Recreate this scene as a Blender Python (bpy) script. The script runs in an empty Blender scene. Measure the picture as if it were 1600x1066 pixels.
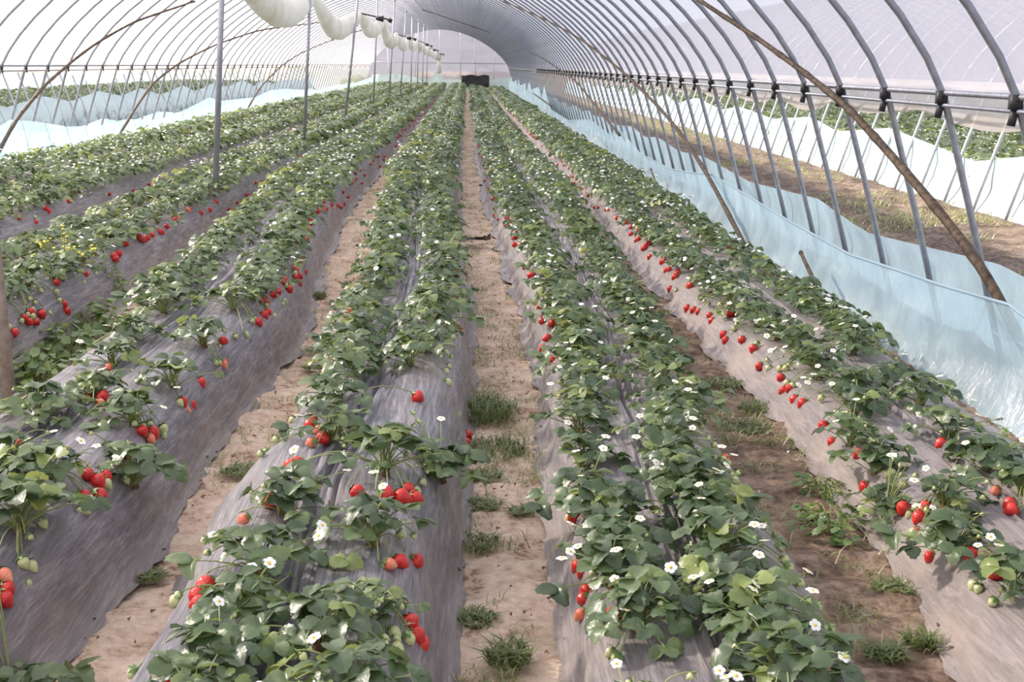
import bpy, math, random
import numpy as np
from mathutils import Matrix, Vector, Euler

random.seed(11)
rng = np.random.default_rng(7)
SC = bpy.context.scene
COL = SC.collection

# ------------------------------------------------------------------ camera
F, W, H = 2000.0, 1600, 1066
CH = 1.35
_roll = math.radians(0.9)
_d = np.array([(731 - W/2)/F, (H/2 - 101)/F, -1.0]); _d /= np.linalg.norm(_d)
_v = np.array([math.cos(_roll), -math.sin(_roll), 0.0])
_n = np.cross(_v, _d); _n /= np.linalg.norm(_n)
if _n[1] < 0: _n = -_n
RW = np.array([np.cross(_d, _n), _d, _n])          # camera axes -> world
CP = np.array([0.0, 0.0, CH])
cam = bpy.data.cameras.new('camera'); cam.sensor_width = 36; cam.lens = F/W*36
cam.clip_start = 0.05; cam.clip_end = 600
cam.dof.use_dof = True; cam.dof.focus_distance = 5.0; cam.dof.aperture_fstop = 18
co = bpy.data.objects.new('camera', cam); COL.objects.link(co)
m4 = Matrix([list(RW[i]) + [0] for i in range(3)] + [[0, 0, 0, 1]])
m4.translation = Vector(CP)
co.matrix_world = m4
SC.camera = co

# ------------------------------------------------------------------ light
SUN_DIR = Vector((-0.72, 0.42, 0.55)).normalized()      # towards the sun: low, from the left
world = bpy.data.worlds.new('sky'); SC.world = world; world.use_nodes = True
wn = world.node_tree.nodes; wl = world.node_tree.links; wn.clear()
wo = wn.new('ShaderNodeOutputWorld'); wb = wn.new('ShaderNodeBackground')
tc = wn.new('ShaderNodeTexCoord'); sx = wn.new('ShaderNodeSeparateXYZ'); cr = wn.new('ShaderNodeValToRGB')
cr.color_ramp.elements[0].position = 0.0; cr.color_ramp.elements[0].color = (0.96, 0.97, 1.0, 1)
cr.color_ramp.elements[1].position = 0.6; cr.color_ramp.elements[1].color = (0.80, 0.86, 1.0, 1)
wl.new(tc.outputs['Generated'], sx.inputs[0]); wl.new(sx.outputs[2], cr.inputs[0])
wl.new(cr.outputs[0], wb.inputs[0]); wl.new(wb.outputs[0], wo.inputs[0])
wb.inputs[1].default_value = 1.25
sl = bpy.data.lights.new('sun', 'SUN'); sl.energy = 13; sl.angle = math.radians(4); sl.color = (1.0, 0.90, 0.76)
so = bpy.data.objects.new('sun', sl); COL.objects.link(so)
so.rotation_euler = (SUN_DIR * -1).to_track_quat('-Z', 'Y').to_euler()
SC.view_settings.view_transform = 'Standard'; SC.view_settings.look = 'None'
SC.view_settings.gamma = 1; SC.view_settings.use_curve_mapping = False
SC.view_settings.exposure = 0.12
SC.cycles.max_bounces = 10; SC.cycles.transparent_max_bounces = 20
SC.cycles.diffuse_bounces = 4; SC.cycles.glossy_bounces = 2; SC.cycles.transmission_bounces = 5
SC.cycles.caustics_reflective = False; SC.cycles.caustics_refractive = False
SC.cycles.sample_clamp_indirect = 6

# ------------------------------------------------------------------ back-projection (pixel of the 1600x1066 frame -> world)
def ray(px, py):
    return RW @ np.array([(px - W/2)/F, (H/2 - py)/F, -1.0])
def at_z(px, py, z=0.0):
    r = ray(px, py); return CP + r*((z - CH)/r[2])
def at_x(px, py, X):
    r = ray(px, py); return CP + r*(X/r[0])
def at_y(px, py, Y):
    r = ray(px, py); return CP + r*(Y/r[1])
def proj(p):
    c = RW.T @ (np.asarray(p, float) - CP); return W/2 + F*c[0]/-c[2], H/2 - F*c[1]/-c[2], -c[2]

# ------------------------------------------------------------------ noise
_tab = rng.random((256, 256))
def vn(x, y):
    x = np.asarray(x, float); y = np.asarray(y, float)
    xi = np.floor(x).astype(int); yi = np.floor(y).astype(int)
    fx = x - xi; fy = y - yi; fx = fx*fx*(3-2*fx); fy = fy*fy*(3-2*fy)
    a = _tab[xi & 255, yi & 255]; b = _tab[(xi+1) & 255, yi & 255]
    c = _tab[xi & 255, (yi+1) & 255]; d = _tab[(xi+1) & 255, (yi+1) & 255]
    return (a*(1-fx)+b*fx)*(1-fy) + (c*(1-fx)+d*fx)*fy - 0.5
def fbm(x, y, o=3):
    s = 0; a = 1.0
    for k in range(o):
        s = s + a*vn(x*2**k + 17.3*k, y*2**k + 9.1*k); a *= 0.5
    return s
def ridge(x, y, o=3):
    s = 0; a = 1.0
    for k in range(o):
        s = s + a*(0.5 - np.abs(vn(x*2**k + 5.3*k, y*2**k + 3.1*k))*2); a *= 0.5
    return s

# ------------------------------------------------------------------ mesh helpers
def mk_mesh(name, V, Fc, mats=(), mi=None, smooth=False, attr=None):
    """V (n,3); Fc list of (array of faces with equal side count)"""
    me = bpy.data.meshes.new(name)
    V = np.asarray(V, np.float32)
    if isinstance(Fc, np.ndarray): Fc = [Fc]
    Fc = [np.asarray(f, np.int32) for f in Fc if len(f)]
    nl = sum(f.size for f in Fc); nf = sum(len(f) for f in Fc)
    me.vertices.add(len(V)); me.vertices.foreach_set('co', V.ravel())
    me.loops.add(nl); me.loops.foreach_set('vertex_index', np.concatenate([f.ravel() for f in Fc]))
    tot = np.concatenate([np.full(len(f), f.shape[1], np.int32) for f in Fc])
    st = np.zeros(nf, np.int32); st[1:] = np.cumsum(tot)[:-1]
    me.polygons.add(nf); me.polygons.foreach_set('loop_start', st); me.polygons.foreach_set('loop_total', tot)
    for m in mats: me.materials.append(m)
    if mi is not None: me.polygons.foreach_set('material_index', np.asarray(mi, np.int32))
    if smooth: me.polygons.foreach_set('use_smooth', np.ones(nf, bool))
    if attr is not None:
        a = me.attributes.new('rnd', 'FLOAT', 'FACE'); a.data.foreach_set('value', np.asarray(attr, np.float32))
    me.update(calc_edges=True)
    return me
def link(name, data, parent=None, loc=None, rot=None, scale=None):
    o = bpy.data.objects.new(name, data)
    COL.objects.link(o)
    if parent is not None: o.parent = parent
    if loc is not None: o.location = loc
    if rot is not None: o.rotation_euler = rot
    if scale is not None: o.scale = scale if hasattr(scale, '__len__') else (scale,)*3
    return o
def tag(o, label=None, cat=None, group=None, kind=None):
    if label: o['label'] = label
    if cat: o['category'] = cat
    if group: o['group'] = group
    if kind: o['kind'] = kind
    return o
def grid_faces(nr, nc, closed=False):
    """rows nr, columns nc; verts index r*nc+c"""
    r = np.arange(nr-1)[:, None]; c = np.arange(nc if closed else nc-1)[None, :]
    c2 = (c+1) % nc
    a = r*nc + c; b = r*nc + c2; d = (r+1)*nc + c2; e = (r+1)*nc + c
    return np.stack([a+0*c2, b+0*a, d+0*a, e+0*a], -1).reshape(-1, 4)
class MB:
    """collects pieces that belong to ONE part"""
    def __init__(s): s.V = []; s.F4 = []; s.F3 = []; s.m4 = []; s.m3 = []; s.n = 0; s.a4 = []; s.a3 = []
    def add(s, V, F4=None, F3=None, mi=0, rnd=0.0):
        V = np.asarray(V, float)
        if F4 is not None and len(F4):
            s.F4.append(np.asarray(F4) + s.n); s.m4.append(np.broadcast_to(mi, len(F4))); s.a4.append(np.broadcast_to(rnd, len(F4)))
        if F3 is not None and len(F3):
            s.F3.append(np.asarray(F3) + s.n); s.m3.append(np.broadcast_to(mi, len(F3))); s.a3.append(np.broadcast_to(rnd, len(F3)))
        s.V.append(V); s.n += len(V); return s
    def tube(s, P, r, n=8, mi=0, cap=True, flat=None):
        P = np.asarray(P, float); m = len(P); r = np.broadcast_to(r, m)
        T = np.gradient(P, axis=0); T /= np.linalg.norm(T, axis=1)[:, None] + 1e-9
        ref = np.array([0, 0, 1.0]) if abs(T[:, 2]).mean() < 0.8 else np.array([1.0, 0, 0])
        A = np.cross(T, ref); A /= np.linalg.norm(A, axis=1)[:, None] + 1e-9
        B = np.cross(T, A)
        th = np.linspace(0, 2*np.pi, n, endpoint=False)
        V = P[:, None] + r[:, None, None]*(np.cos(th)[None, :, None]*A[:, None] + np.sin(th)[None, :, None]*B[:, None])
        V = V.reshape(-1, 3); s.add(V, grid_faces(m, n, True), mi=mi)
        if cap:
            base = s.n - len(V)
            for (k, pt) in ((0, P[0]), (m-1, P[-1])):
                s.V.append(pt[None]); c = s.n; s.n += 1
                i = base + k*n + np.arange(n); j = base + k*n + (np.arange(n)+1) % n
                f = np.stack([i, j, np.full(n, c)], -1) if k else np.stack([j, i, np.full(n, c)], -1)
                s.F3.append(f); s.m3.append(np.broadcast_to(mi, n)); s.a3.append(np.broadcast_to(0.0, n))
        return s
    def box(s, c, h, mi=0, R=None):
        q = np.array([[x, y, z] for x in (-1, 1) for y in (-1, 1) for z in (-1, 1)], float)*np.asarray(h, float)
        if R is not None: q = q @ np.asarray(R).T
        return s.add(q + np.asarray(c, float), [[0,1,3,2],[4,6,7,5],[0,4,5,1],[2,3,7,6],[0,2,6,4],[1,5,7,3]], mi=mi)
    def mesh(s, name, mats, smooth=True, attr=False):
        f = []; mi = []; a = []
        if s.F4: f.append(np.concatenate(s.F4)); mi.append(np.concatenate(s.m4)); a.append(np.concatenate(s.a4))
        if s.F3: f.append(np.concatenate(s.F3)); mi.append(np.concatenate(s.m3)); a.append(np.concatenate(s.a3))
        return mk_mesh(name, np.concatenate(s.V), f, mats, np.concatenate(mi), smooth, np.concatenate(a) if attr else None)
    def build(s, name, mats, parent=None, smooth=True, **k):
        if not isinstance(mats, (list, tuple)): mats = [mats]
        return link(name, s.mesh(name, mats, smooth), parent, **k)
def empty(name, loc=(0, 0, 0)):
    o = link(name, None, loc=loc); o.empty_display_size = 0.1; return o

# ------------------------------------------------------------------ materials
def newmat(name):
    m = bpy.data.materials.new(name); m.use_nodes = True
    n = m.node_tree.nodes; n.clear()
    return m, n, m.node_tree.links
def nd(n, t, **k):
    x = n.new(t)
    for a, b in k.items(): setattr(x, a, b)
    return x
def ramp(n, stops):
    r = n.new('ShaderNodeValToRGB'); e = r.color_ramp.elements
    while len(e) > 1: e.remove(e[-1])
    e[0].position = stops[0][0]; e[0].color = tuple(stops[0][1]) + (1,)
    for p, c in stops[1:]:
        q = e.new(p); q.color = tuple(c) + (1,)
    return r
def noise(n, l, scale, detail=4, rough=0.55, stretch=(1, 1, 1), coord='Object', rot=(0, 0, 0)):
    t = n.new('ShaderNodeTexCoord'); m = n.new('ShaderNodeMapping'); m.inputs['Scale'].default_value = stretch
    m.inputs['Rotation'].default_value = rot
    x = n.new('ShaderNodeTexNoise'); x.inputs['Scale'].default_value = scale; x.inputs['Detail'].default_value = detail
    x.inputs['Roughness'].default_value = rough
    l.new(t.outputs[coord], m.inputs[0]); l.new(m.outputs[0], x.inputs['Vector']); return x
def mixc(n, l, fac, a, b):
    x = n.new('ShaderNodeMix'); x.data_type = 'RGBA'
    for s, v in ((0, fac), (6, a), (7, b)):
        if isinstance(v, (int, float)): x.inputs[s].default_value = v
        elif isinstance(v, tuple): x.inputs[s].default_value = v + (1,)
        else: l.new(v, x.inputs[s])
    return x.outputs[2]
def bump(n, l, h, strength, dist):
    b = n.new('ShaderNodeBump'); b.inputs['Strength'].default_value = strength; b.inputs['Distance'].default_value = dist
    l.new(h, b.inputs['Height']); return b.outputs[0]
def pbsdf(n, l, color, rough, normal=None, metal=0.0, spec=0.5):
    p = n.new('ShaderNodeBsdfPrincipled')
    if isinstance(color, tuple): p.inputs['Base Color'].default_value = color + (1,)
    else: l.new(color, p.inputs['Base Color'])
    if isinstance(rough, (int, float)): p.inputs['Roughness'].default_value = rough
    else: l.new(rough, p.inputs['Roughness'])
    p.inputs['Metallic'].default_value = metal; p.inputs['Specular IOR Level'].default_value = spec
    if normal is not None: l.new(normal, p.inputs['Normal'])
    return p
def out(n, l, sh):
    o = n.new('ShaderNodeOutputMaterial'); l.new(sh, o.inputs[0])
def simple(name, color, rough, metal=0.0, spec=0.5, var=None, vs=30, bmp=0.0):
    m, n, l = newmat(name)
    c = color; nrm = None
    if var is not None:
        x = noise(n, l, vs, 4); r = ramp(n, [(0.35, color), (0.68, var)]); l.new(x.outputs[0], r.inputs[0]); c = r.outputs[0]
        if bmp: nrm = bump(n, l, x.outputs[0], 0.6, bmp)
    out(n, l, pbsdf(n, l, c, rough, nrm, metal, spec).outputs[0]); return m
def film(name, col, transp, transl, diff, gl=0.12, rough=0.25, bscale=(3, 3, 3), bstr=0.4, dust=None, streak=0.0):
    """thin plastic sheet: part clear, part milky, a soft sheen"""
    m, n, l = newmat(name)
    x = noise(n, l, 1.0, 5, 0.6, bscale)
    nrm = bump(n, l, x.outputs[0], bstr, 0.05)
    c = col
    if dust is not None:
        y = noise(n, l, 1.3, 5, 0.6, (1, 1, 1)); r = ramp(n, [(0.42, col), (0.7, dust)]); l.new(y.outputs[0], r.inputs[0]); c = r.outputs[0]
    tr = n.new('ShaderNodeBsdfTransparent'); tl = n.new('ShaderNodeBsdfTranslucent'); df = n.new('ShaderNodeBsdfDiffuse')
    g = n.new('ShaderNodeBsdfGlossy'); g.inputs['Roughness'].default_value = rough; g.inputs['Color'].default_value = (1, 1, 1, 1)
    for s in (tl, df):
        if isinstance(c, tuple): s.inputs[0].default_value = c + (1,)
        else: l.new(c, s.inputs[0])
    for s in (tl, df, g): l.new(nrm, s.inputs['Normal'])
    w = 0.5
    tr.inputs[0].default_value = tuple(w*1.0 + (1-w)*v for v in col) + (1,)
    a = n.new('ShaderNodeMixShader'); a.inputs[0].default_value = diff/(diff+transl); l.new(tl.outputs[0], a.inputs[1]); l.new(df.outputs[0], a.inputs[2])
    b = n.new('ShaderNodeMixShader'); l.new(a.outputs[0], b.inputs[1]); l.new(tr.outputs[0], b.inputs[2])
    if streak:
        s_ = noise(n, l, 1.0, 4, 0.6, tuple(q*0.6 for q in bscale)); mr = n.new('ShaderNodeMapRange')
        mr.inputs[1].default_value = 0.35; mr.inputs[2].default_value = 0.65
        mr.inputs[3].default_value = max(0, transp - streak); mr.inputs[4].default_value = transp + streak
        l.new(s_.outputs[0], mr.inputs[0]); l.new(mr.outputs[0], b.inputs[0])
    else: b.inputs[0].default_value = transp
    d = n.new('ShaderNodeMixShader'); d.inputs[0].default_value = gl; l.new(b.outputs[0], d.inputs[1]); l.new(g.outputs[0], d.inputs[2])
    out(n, l, d.outputs[0]); return m

M = {}
M['roof'] = film('roof_film', (0.74, 0.715, 0.78), 0.34, 0.56, 0.10, 0.06, 0.35, (6, 1.2, 6), 0.25)
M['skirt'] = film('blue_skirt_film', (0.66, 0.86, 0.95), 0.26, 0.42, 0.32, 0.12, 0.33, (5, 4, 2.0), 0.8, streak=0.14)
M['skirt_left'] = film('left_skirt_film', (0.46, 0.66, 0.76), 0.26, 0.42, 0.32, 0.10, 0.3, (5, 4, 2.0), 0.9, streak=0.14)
M['skirt_out'] = film('white_skirt_film', (0.58, 0.72, 0.80), 0.14, 0.46, 0.40, 0.10, 0.3, (4, 3, 1.5), 0.5)
M['end'] = film('end_film', (0.27, 0.26, 0.32), 0.24, 0.35, 0.41, 0.05, 0.4, (2, 2, 5), 0.3, streak=0.1)
M['flap'] = film('dusty_film', (0.80, 0.77, 0.76), 0.12, 0.50, 0.38, 0.06, 0.4, (6, 2, 10), 0.5, dust=(0.66, 0.58, 0.50))
M['flap_tan'] = film('tan_film', (0.86, 0.78, 0.72), 0.15, 0.55, 0.30, 0.06, 0.4, (6, 2, 10), 0.5, dust=(0.72, 0.62, 0.54))
M['curtain'] = film('curtain_film', (0.80, 0.82, 0.80), 0.06, 0.44, 0.50, 0.06, 0.4, (5, 12, 5), 0.8, dust=(0.62, 0.61, 0.53))
M['green_film'] = film('green_film', (0.62, 0.84, 0.80), 0.25, 0.45, 0.30, 0.1, 0.3, (3, 3, 2), 0.4)
M['steel'] = simple('galvanised_steel', (0.36, 0.38, 0.43), 0.42, 0.55, 0.5, (0.28, 0.29, 0.33), 25)
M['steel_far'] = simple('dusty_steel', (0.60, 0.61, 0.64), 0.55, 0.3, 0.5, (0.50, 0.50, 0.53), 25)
M['black'] = simple('black_plastic', (0.02, 0.02, 0.022), 0.5)
M['bamboo'] = simple('bamboo_bark', (0.030, 0.019, 0.013), 0.7, 0, 0.3, (0.13, 0.09, 0.058), 26, 0.004)
M['stake'] = simple('weathered_wood', (0.22, 0.17, 0.13), 0.8, 0, 0.3, (0.33, 0.28, 0.23), 30, 0.003)
M['clip'] = simple('dark_clip', (0.03, 0.03, 0.035), 0.5)
M['seed'] = simple('crown_brown', (0.20, 0.11, 0.06), 0.8, 0, 0.3, (0.11, 0.06, 0.035), 60, 0.002)

def mulch():
    m, n, l = newmat('grey_mulch_film')
    # dusty grey polythene: fine creases running along the bed, tan dust
    a = noise(n, l, 1.0, 6, 0.62, (70, 5, 40), rot=(0, 0, 0.10))
    b = noise(n, l, 1.0, 5, 0.6, (9, 3, 9), rot=(0, 0, -0.15))
    d = noise(n, l, 2.2, 5, 0.65)
    f_ = noise(n, l, 1.0, 7, 0.7, (170, 9, 110), rot=(0, 0, -0.07)); af = nd(n, 'ShaderNodeMath', operation='MULTIPLY_ADD'); l.new(f_.outputs[0], af.inputs[0]); af.inputs[1].default_value = 0.5
    ah = nd(n, 'ShaderNodeMath', operation='MULTIPLY'); ah.inputs[1].default_value = 0.5; l.new(a.outputs[0], ah.inputs[0]); l.new(ah.outputs[0], af.inputs[2])
    c0 = ramp(n, [(0.36, (0.055, 0.056, 0.068)), (0.50, (0.165, 0.162, 0.182)), (0.64, (0.36, 0.34, 0.36))]); l.new(af.outputs[0], c0.inputs[0])
    dm = ramp(n, [(0.44, (0, 0, 0)), (0.74, (0.6, 0.6, 0.6))]); l.new(d.outputs[0], dm.inputs[0])
    # soil dust thrown up on the lower flanks
    t = n.new('ShaderNodeTexCoord'); s = n.new('ShaderNodeSeparateXYZ'); l.new(t.outputs['Object'], s.inputs[0])
    mr = n.new('ShaderNodeMapRange'); mr.inputs[1].default_value = 0.0; mr.inputs[2].default_value = 0.2; mr.inputs[3].default_value = 0.45; mr.inputs[4].default_value = 0.0
    l.new(s.outputs[2], mr.inputs[0])
    ad = nd(n, 'ShaderNodeMath', operation='MULTIPLY'); l.new(mr.outputs[0], ad.inputs[0]); l.new(b.outputs[0], ad.inputs[1])
    ad2 = nd(n, 'ShaderNodeMath', operation='ADD', use_clamp=True); l.new(ad.outputs[0], ad2.inputs[0])
    ml = nd(n, 'ShaderNodeMath', operation='MULTIPLY'); l.new(dm.outputs[0], ml.inputs[0]); l.new(b.outputs[0], ml.inputs[1]); l.new(ml.outputs[0], ad2.inputs[1])
    mx_ = n.new('ShaderNodeMapRange'); mx_.inputs[1].default_value = 0.0; mx_.inputs[2].default_value = 1.3; mx_.inputs[3].default_value = 0.0; mx_.inputs[4].default_value = 0.42; l.new(s.outputs[0], mx_.inputs[0])
    ad3 = nd(n, 'ShaderNodeMath', operation='MULTIPLY_ADD', use_clamp=True); l.new(mx_.outputs[0], ad3.inputs[0]); l.new(b.outputs[0], ad3.inputs[1]); l.new(ad2.outputs[0], ad3.inputs[2])
    c = mixc(n, l, ad3.outputs[0], c0.outputs[0], (0.50, 0.40, 0.33))
    h = nd(n, 'ShaderNodeMath', operation='ADD'); l.new(af.outputs[0], h.inputs[0]); l.new(b.outputs[0], h.inputs[1])
    nrm = bump(n, l, h.outputs[0], 0.7, 0.016)
    p = pbsdf(n, l, c, 0.40, nrm, 0, 0.6)
    out(n, l, p.outputs[0]); return m
M['mulch'] = mulch()

def soil(name, dark, mid, light, scale=3.0, green=None):
    m, n, l = newmat(name)
    a = noise(n, l, scale, 8, 0.65); b = noise(n, l, 26, 6, 0.7); c_ = noise(n, l, 0.9, 3, 0.5)
    mx = nd(n, 'ShaderNodeMath', operation='ADD'); l.new(a.outputs[0], mx.inputs[0]); l.new(b.outputs[0], mx.inputs[1])
    hf = nd(n, 'ShaderNodeMath', operation='MULTIPLY'); hf.inputs[1].default_value = 0.5; l.new(mx.outputs[0], hf.inputs[0])
    r = ramp(n, [(0.36, dark), (0.5, mid), (0.64, light)]); l.new(hf.outputs[0], r.inputs[0])
    col = r.outputs[0]
    if green is not None:
        g = ramp(n, [(0.5, (0, 0, 0)), (0.62, (0.8, 0.8, 0.8))]); l.new(c_.outputs[0], g.inputs[0])
        col = mixc(n, l, g.outputs[0], col, green)
    nrm = bump(n, l, mx.outputs[0], 0.8, 0.03)
    out(n, l, pbsdf(n, l, col, 0.9, nrm, 0, 0.2).outputs[0]); return m
def ground_mat():
    """dry pale sand between the left beds, damper brown loam to the right, rough earth outside"""
    m, n, l = newmat('aisle_soil')
    t = n.new('ShaderNodeTexCoord'); s = n.new('ShaderNodeSeparateXYZ'); l.new(t.outputs['Object'], s.inputs[0])
    a = noise(n, l, 5.0, 8, 0.65); b = noise(n, l, 30, 6, 0.7); w = noise(n, l, 2.0, 3)
    mx = nd(n, 'ShaderNodeMath', operation='ADD'); l.new(a.outputs[0], mx.inputs[0]); l.new(b.outputs[0], mx.inputs[1])
    hf = nd(n, 'ShaderNodeMath', operation='MULTIPLY'); hf.inputs[1].default_value = 0.5; l.new(mx.outputs[0], hf.inputs[0])
    sand = ramp(n, [(0.40, (0.30, 0.19, 0.13)), (0.46, (0.62, 0.46, 0.34)), (0.58, (0.82, 0.66, 0.52))]); l.new(hf.outputs[0], sand.inputs[0])
    loam = ramp(n, [(0.40, (0.11, 0.07, 0.05)), (0.5, (0.27, 0.19, 0.135)), (0.62, (0.44, 0.33, 0.25))]); l.new(hf.outputs[0], loam.inputs[0])
    x1 = nd(n, 'ShaderNodeMath', operation='MULTIPLY_ADD'); l.new(w.outputs[0], x1.inputs[0]); x1.inputs[1].default_value = 0.5; l.new(s.outputs[0], x1.inputs[2])
    f = n.new('ShaderNodeMapRange'); f.inputs[1].default_value = 0.75; f.inputs[2].default_value = 1.25; l.new(x1.outputs[0], f.inputs[0])
    col = mixc(n, l, f.outputs[0], sand.outputs[0], loam.outputs[0])
    f2 = n.new('ShaderNodeMapRange'); f2.inputs[1].default_value = 6.0; f2.inputs[2].default_value = 9.0; ab = nd(n, 'ShaderNodeMath', operation='ABSOLUTE'); l.new(s.outputs[0], ab.inputs[0]); l.new(ab.outputs[0], f2.inputs[0])
    col = mixc(n, l, f2.outputs[0], col, (0.34, 0.34, 0.30))
    dk = ramp(n, [(0.42, (0.07, 0.05, 0.04)), (0.52, (0.17, 0.125, 0.10)), (0.64, (0.28, 0.22, 0.175))]); l.new(hf.outputs[0], dk.inputs[0])
    f3 = n.new('ShaderNodeMapRange'); f3.inputs[1].default_value = 2.2; f3.inputs[2].default_value = 2.5; l.new(s.outputs[0], f3.inputs[0])
    col = mixc(n, l, f3.outputs[0], col, dk.outputs[0])
    nrm = bump(n, l, mx.outputs[0], 0.7, 0.02)
    out(n, l, pbsdf(n, l, col, 0.9, nrm, 0, 0.2).outputs[0]); return m
M['ground'] = ground_mat()

def leafmat(name, use_attr, base, mid, light, young):
    m, n, l = newmat(name)
    if use_attr:
        a = nd(n, 'ShaderNodeAttribute', attribute_name='rnd'); rnd = a.outputs['Fac']
    else:
        a = n.new('ShaderNodeObjectInfo'); rnd = a.outputs['Random']
    r = ramp(n, [(0.0, base), (0.5, mid), (0.88, light), (1.0, young)]); l.new(rnd, r.inputs[0])
    x = noise(n, l, 45, 3, 0.6); c2 = mixc(n, l, 0.0, r.outputs[0], r.outputs[0])
    hs = n.new('ShaderNodeHueSaturation'); l.new(c2, hs.inputs['Color'])
    mr = n.new('ShaderNodeMapRange'); mr.inputs[3].default_value = 0.7; mr.inputs[4].default_value = 1.3; l.new(x.outputs[0], mr.inputs[0]); l.new(mr.outputs[0], hs.inputs['Value'])
    nrm = bump(n, l, x.outputs[0], 0.5, 0.004)
    p = pbsdf(n, l, hs.outputs[0], 0.36, nrm, 0, 0.7)
    tl = n.new('ShaderNodeBsdfTranslucent'); h2 = n.new('ShaderNodeHueSaturation'); h2.inputs['Value'].default_value = 1.9; h2.inputs['Hue'].default_value = 0.475
    l.new(hs.outputs[0], h2.inputs['Color']); l.new(h2.outputs[0], tl.inputs[0])
    mx = n.new('ShaderNodeMixShader'); mx.inputs[0].default_value = 0.27; l.new(p.outputs[0], mx.inputs[1]); l.new(tl.outputs[0], mx.inputs[2])
    out(n, l, mx.outputs[0]); return m
LG = ((0.056, 0.092, 0.040), (0.092, 0.148, 0.058), (0.150, 0.212, 0.085), (0.26, 0.32, 0.09))
M['leaf'] = leafmat('strawberry_leaf', False, *LG)
M['leaf_m'] = leafmat('strawberry_leaf_far', True, *LG)
M['weed'] = leafmat('weed_leaf', True, (0.07, 0.13, 0.035), (0.10, 0.18, 0.04), (0.15, 0.24, 0.06), (0.24, 0.33, 0.08))
M['grass'] = leafmat('grass_blade', True, (0.16, 0.21, 0.07), (0.24, 0.28, 0.10), (0.36, 0.36, 0.17), (0.50, 0.43, 0.26))
M['stem'] = simple('green_stalk', (0.24, 0.30, 0.09), 0.5, 0, 0.5, (0.30, 0.33, 0.13), 40)
M['calyx'] = simple('calyx_green', (0.16, 0.26, 0.07), 0.5, 0, 0.5)
M['petal'] = simple('white_petal', (0.90, 0.90, 0.86), 0.6, 0, 0.3)
M['pollen'] = simple('yellow_centre', (0.72, 0.55, 0.10), 0.7, 0, 0.3)
M['mustard'] = simple('yellow_petal', (0.75, 0.68, 0.06), 0.6, 0, 0.3)
def berrymat(name, c0, c1, seed):
    m, n, l = newmat(name)
    t = n.new('ShaderNodeTexCoord'); v = n.new('ShaderNodeTexVoronoi'); v.inputs['Scale'].default_value = 190
    l.new(t.outputs['Object'], v.inputs['Vector'])
    x = noise(n, l, 18, 2); r = ramp(n, [(0.4, c0), (0.65, c1)]); l.new(x.outputs[0], r.inputs[0])
    sr = ramp(n, [(0.10, (1, 1, 1)), (0.2, (0, 0, 0))]); l.new(v.outputs['Distance'], sr.inputs[0])
    c = mixc(n, l, sr.outputs[0], r.outputs[0], seed)
    nrm = bump(n, l, v.outputs['Distance'], 0.5, 0.002)
    out(n, l, pbsdf(n, l, c, 0.30, nrm, 0, 0.55).outputs[0]); return m
M['red'] = berrymat('ripe_berry', (0.50, 0.014, 0.018), (0.66, 0.035, 0.025), (0.75, 0.35, 0.12))
M['pink'] = berrymat('half_ripe_berry', (0.80, 0.42, 0.26), (0.78, 0.16, 0.09), (0.65, 0.45, 0.2))
M['unripe'] = berrymat('unripe_berry', (0.42, 0.50, 0.20), (0.60, 0.62, 0.32), (0.45, 0.36, 0.14))

# ------------------------------------------------------------------ bed layout (x of the left and right foot as functions of y)
def poly(*p):
    a = np.array(p, float); return lambda y: np.interp(y, a[:, 0], a[:, 1])
BEDS = {}
def bed_def(key, lf, rt, name, **k): BEDS[key] = dict(l=lf, r=rt, name=name, **k)
bed_def('R1', poly((1.5,.20),(2.64,.22),(3.5,.24),(5.4,.30),(7.2,.28),(9.2,.23),(12,.17),(19,.12),(70,.10)),
        poly((1.5,.91),(2.7,.91),(4.4,.90),(6.5,.98),(8,1.02),(13,1.05),(18,.98),(26,.88),(70,.84)), 'first bed right of the centre path')
bed_def('R2', poly((1.5,1.11),(2.7,1.13),(3.2,1.20),(5,1.21),(6.7,1.17),(8.7,1.14),(12,1.16),(18,1.17),(32,1.12),(70,1.05)),
        poly((1.5,1.96),(5,1.98),(10,1.93),(20,1.9),(70,1.8)), 'second bed right of the centre path')
bed_def('L2', poly((1.5,-.72),(2.63,-.71),(3.2,-.73),(3.6,-.68),(4.5,-.62),(5.3,-.61),(6.7,-.62),(8.2,-.67),(12.4,-.80),(70,-.83)),
        poly((1.5,-.04),(2.6,-.02),(4,.03),(5.4,.05),(6.8,.05),(9.2,-.03),(13.9,-.07),(28,-.10),(70,-.12)), 'first bed left of the centre path')
bed_def('L1', poly((1.5,-1.68),(3.4,-1.60),(5,-1.56),(7,-1.58),(9,-1.68),(12,-1.76),(70,-1.82)),
        poly((1.5,-.98),(2.65,-.93),(3.4,-.84),(4.3,-.88),(5,-.83),(6,-.78),(7.2,-.85),(9,-.97),(12,-1.07),(70,-1.10)), 'second bed left of the centre path')
bed_def('C', poly((1.5,-2.60),(70,-2.76)), poly((1.5,-1.86),(5,-1.86),(9,-1.95),(70,-2.02)), 'third bed left of the centre path')
bed_def('B', poly((1.5,-3.70),(70,-3.70)), poly((1.5,-2.98),(70,-2.98)), 'fourth bed left of the centre path')
bed_def('A', poly((1.5,-4.62),(70,-4.62)), poly((1.5,-3.92),(70,-3.92)), 'fifth bed left of the centre path')
PX = np.array([0, .11, .20, .33, .50, .66, .77, .84, .90, .95, 1.0])
PZ = np.array([.268, .275, .283, .287, .278, .250, .185, .10, .022, .006, -.008])
HGT = {'R1': .175, 'R2': .145, 'L2': .28, 'L1': .285, 'C': .28, 'B': .28, 'A': .28}
def hscale(key): return HGT[key]/.283
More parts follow.
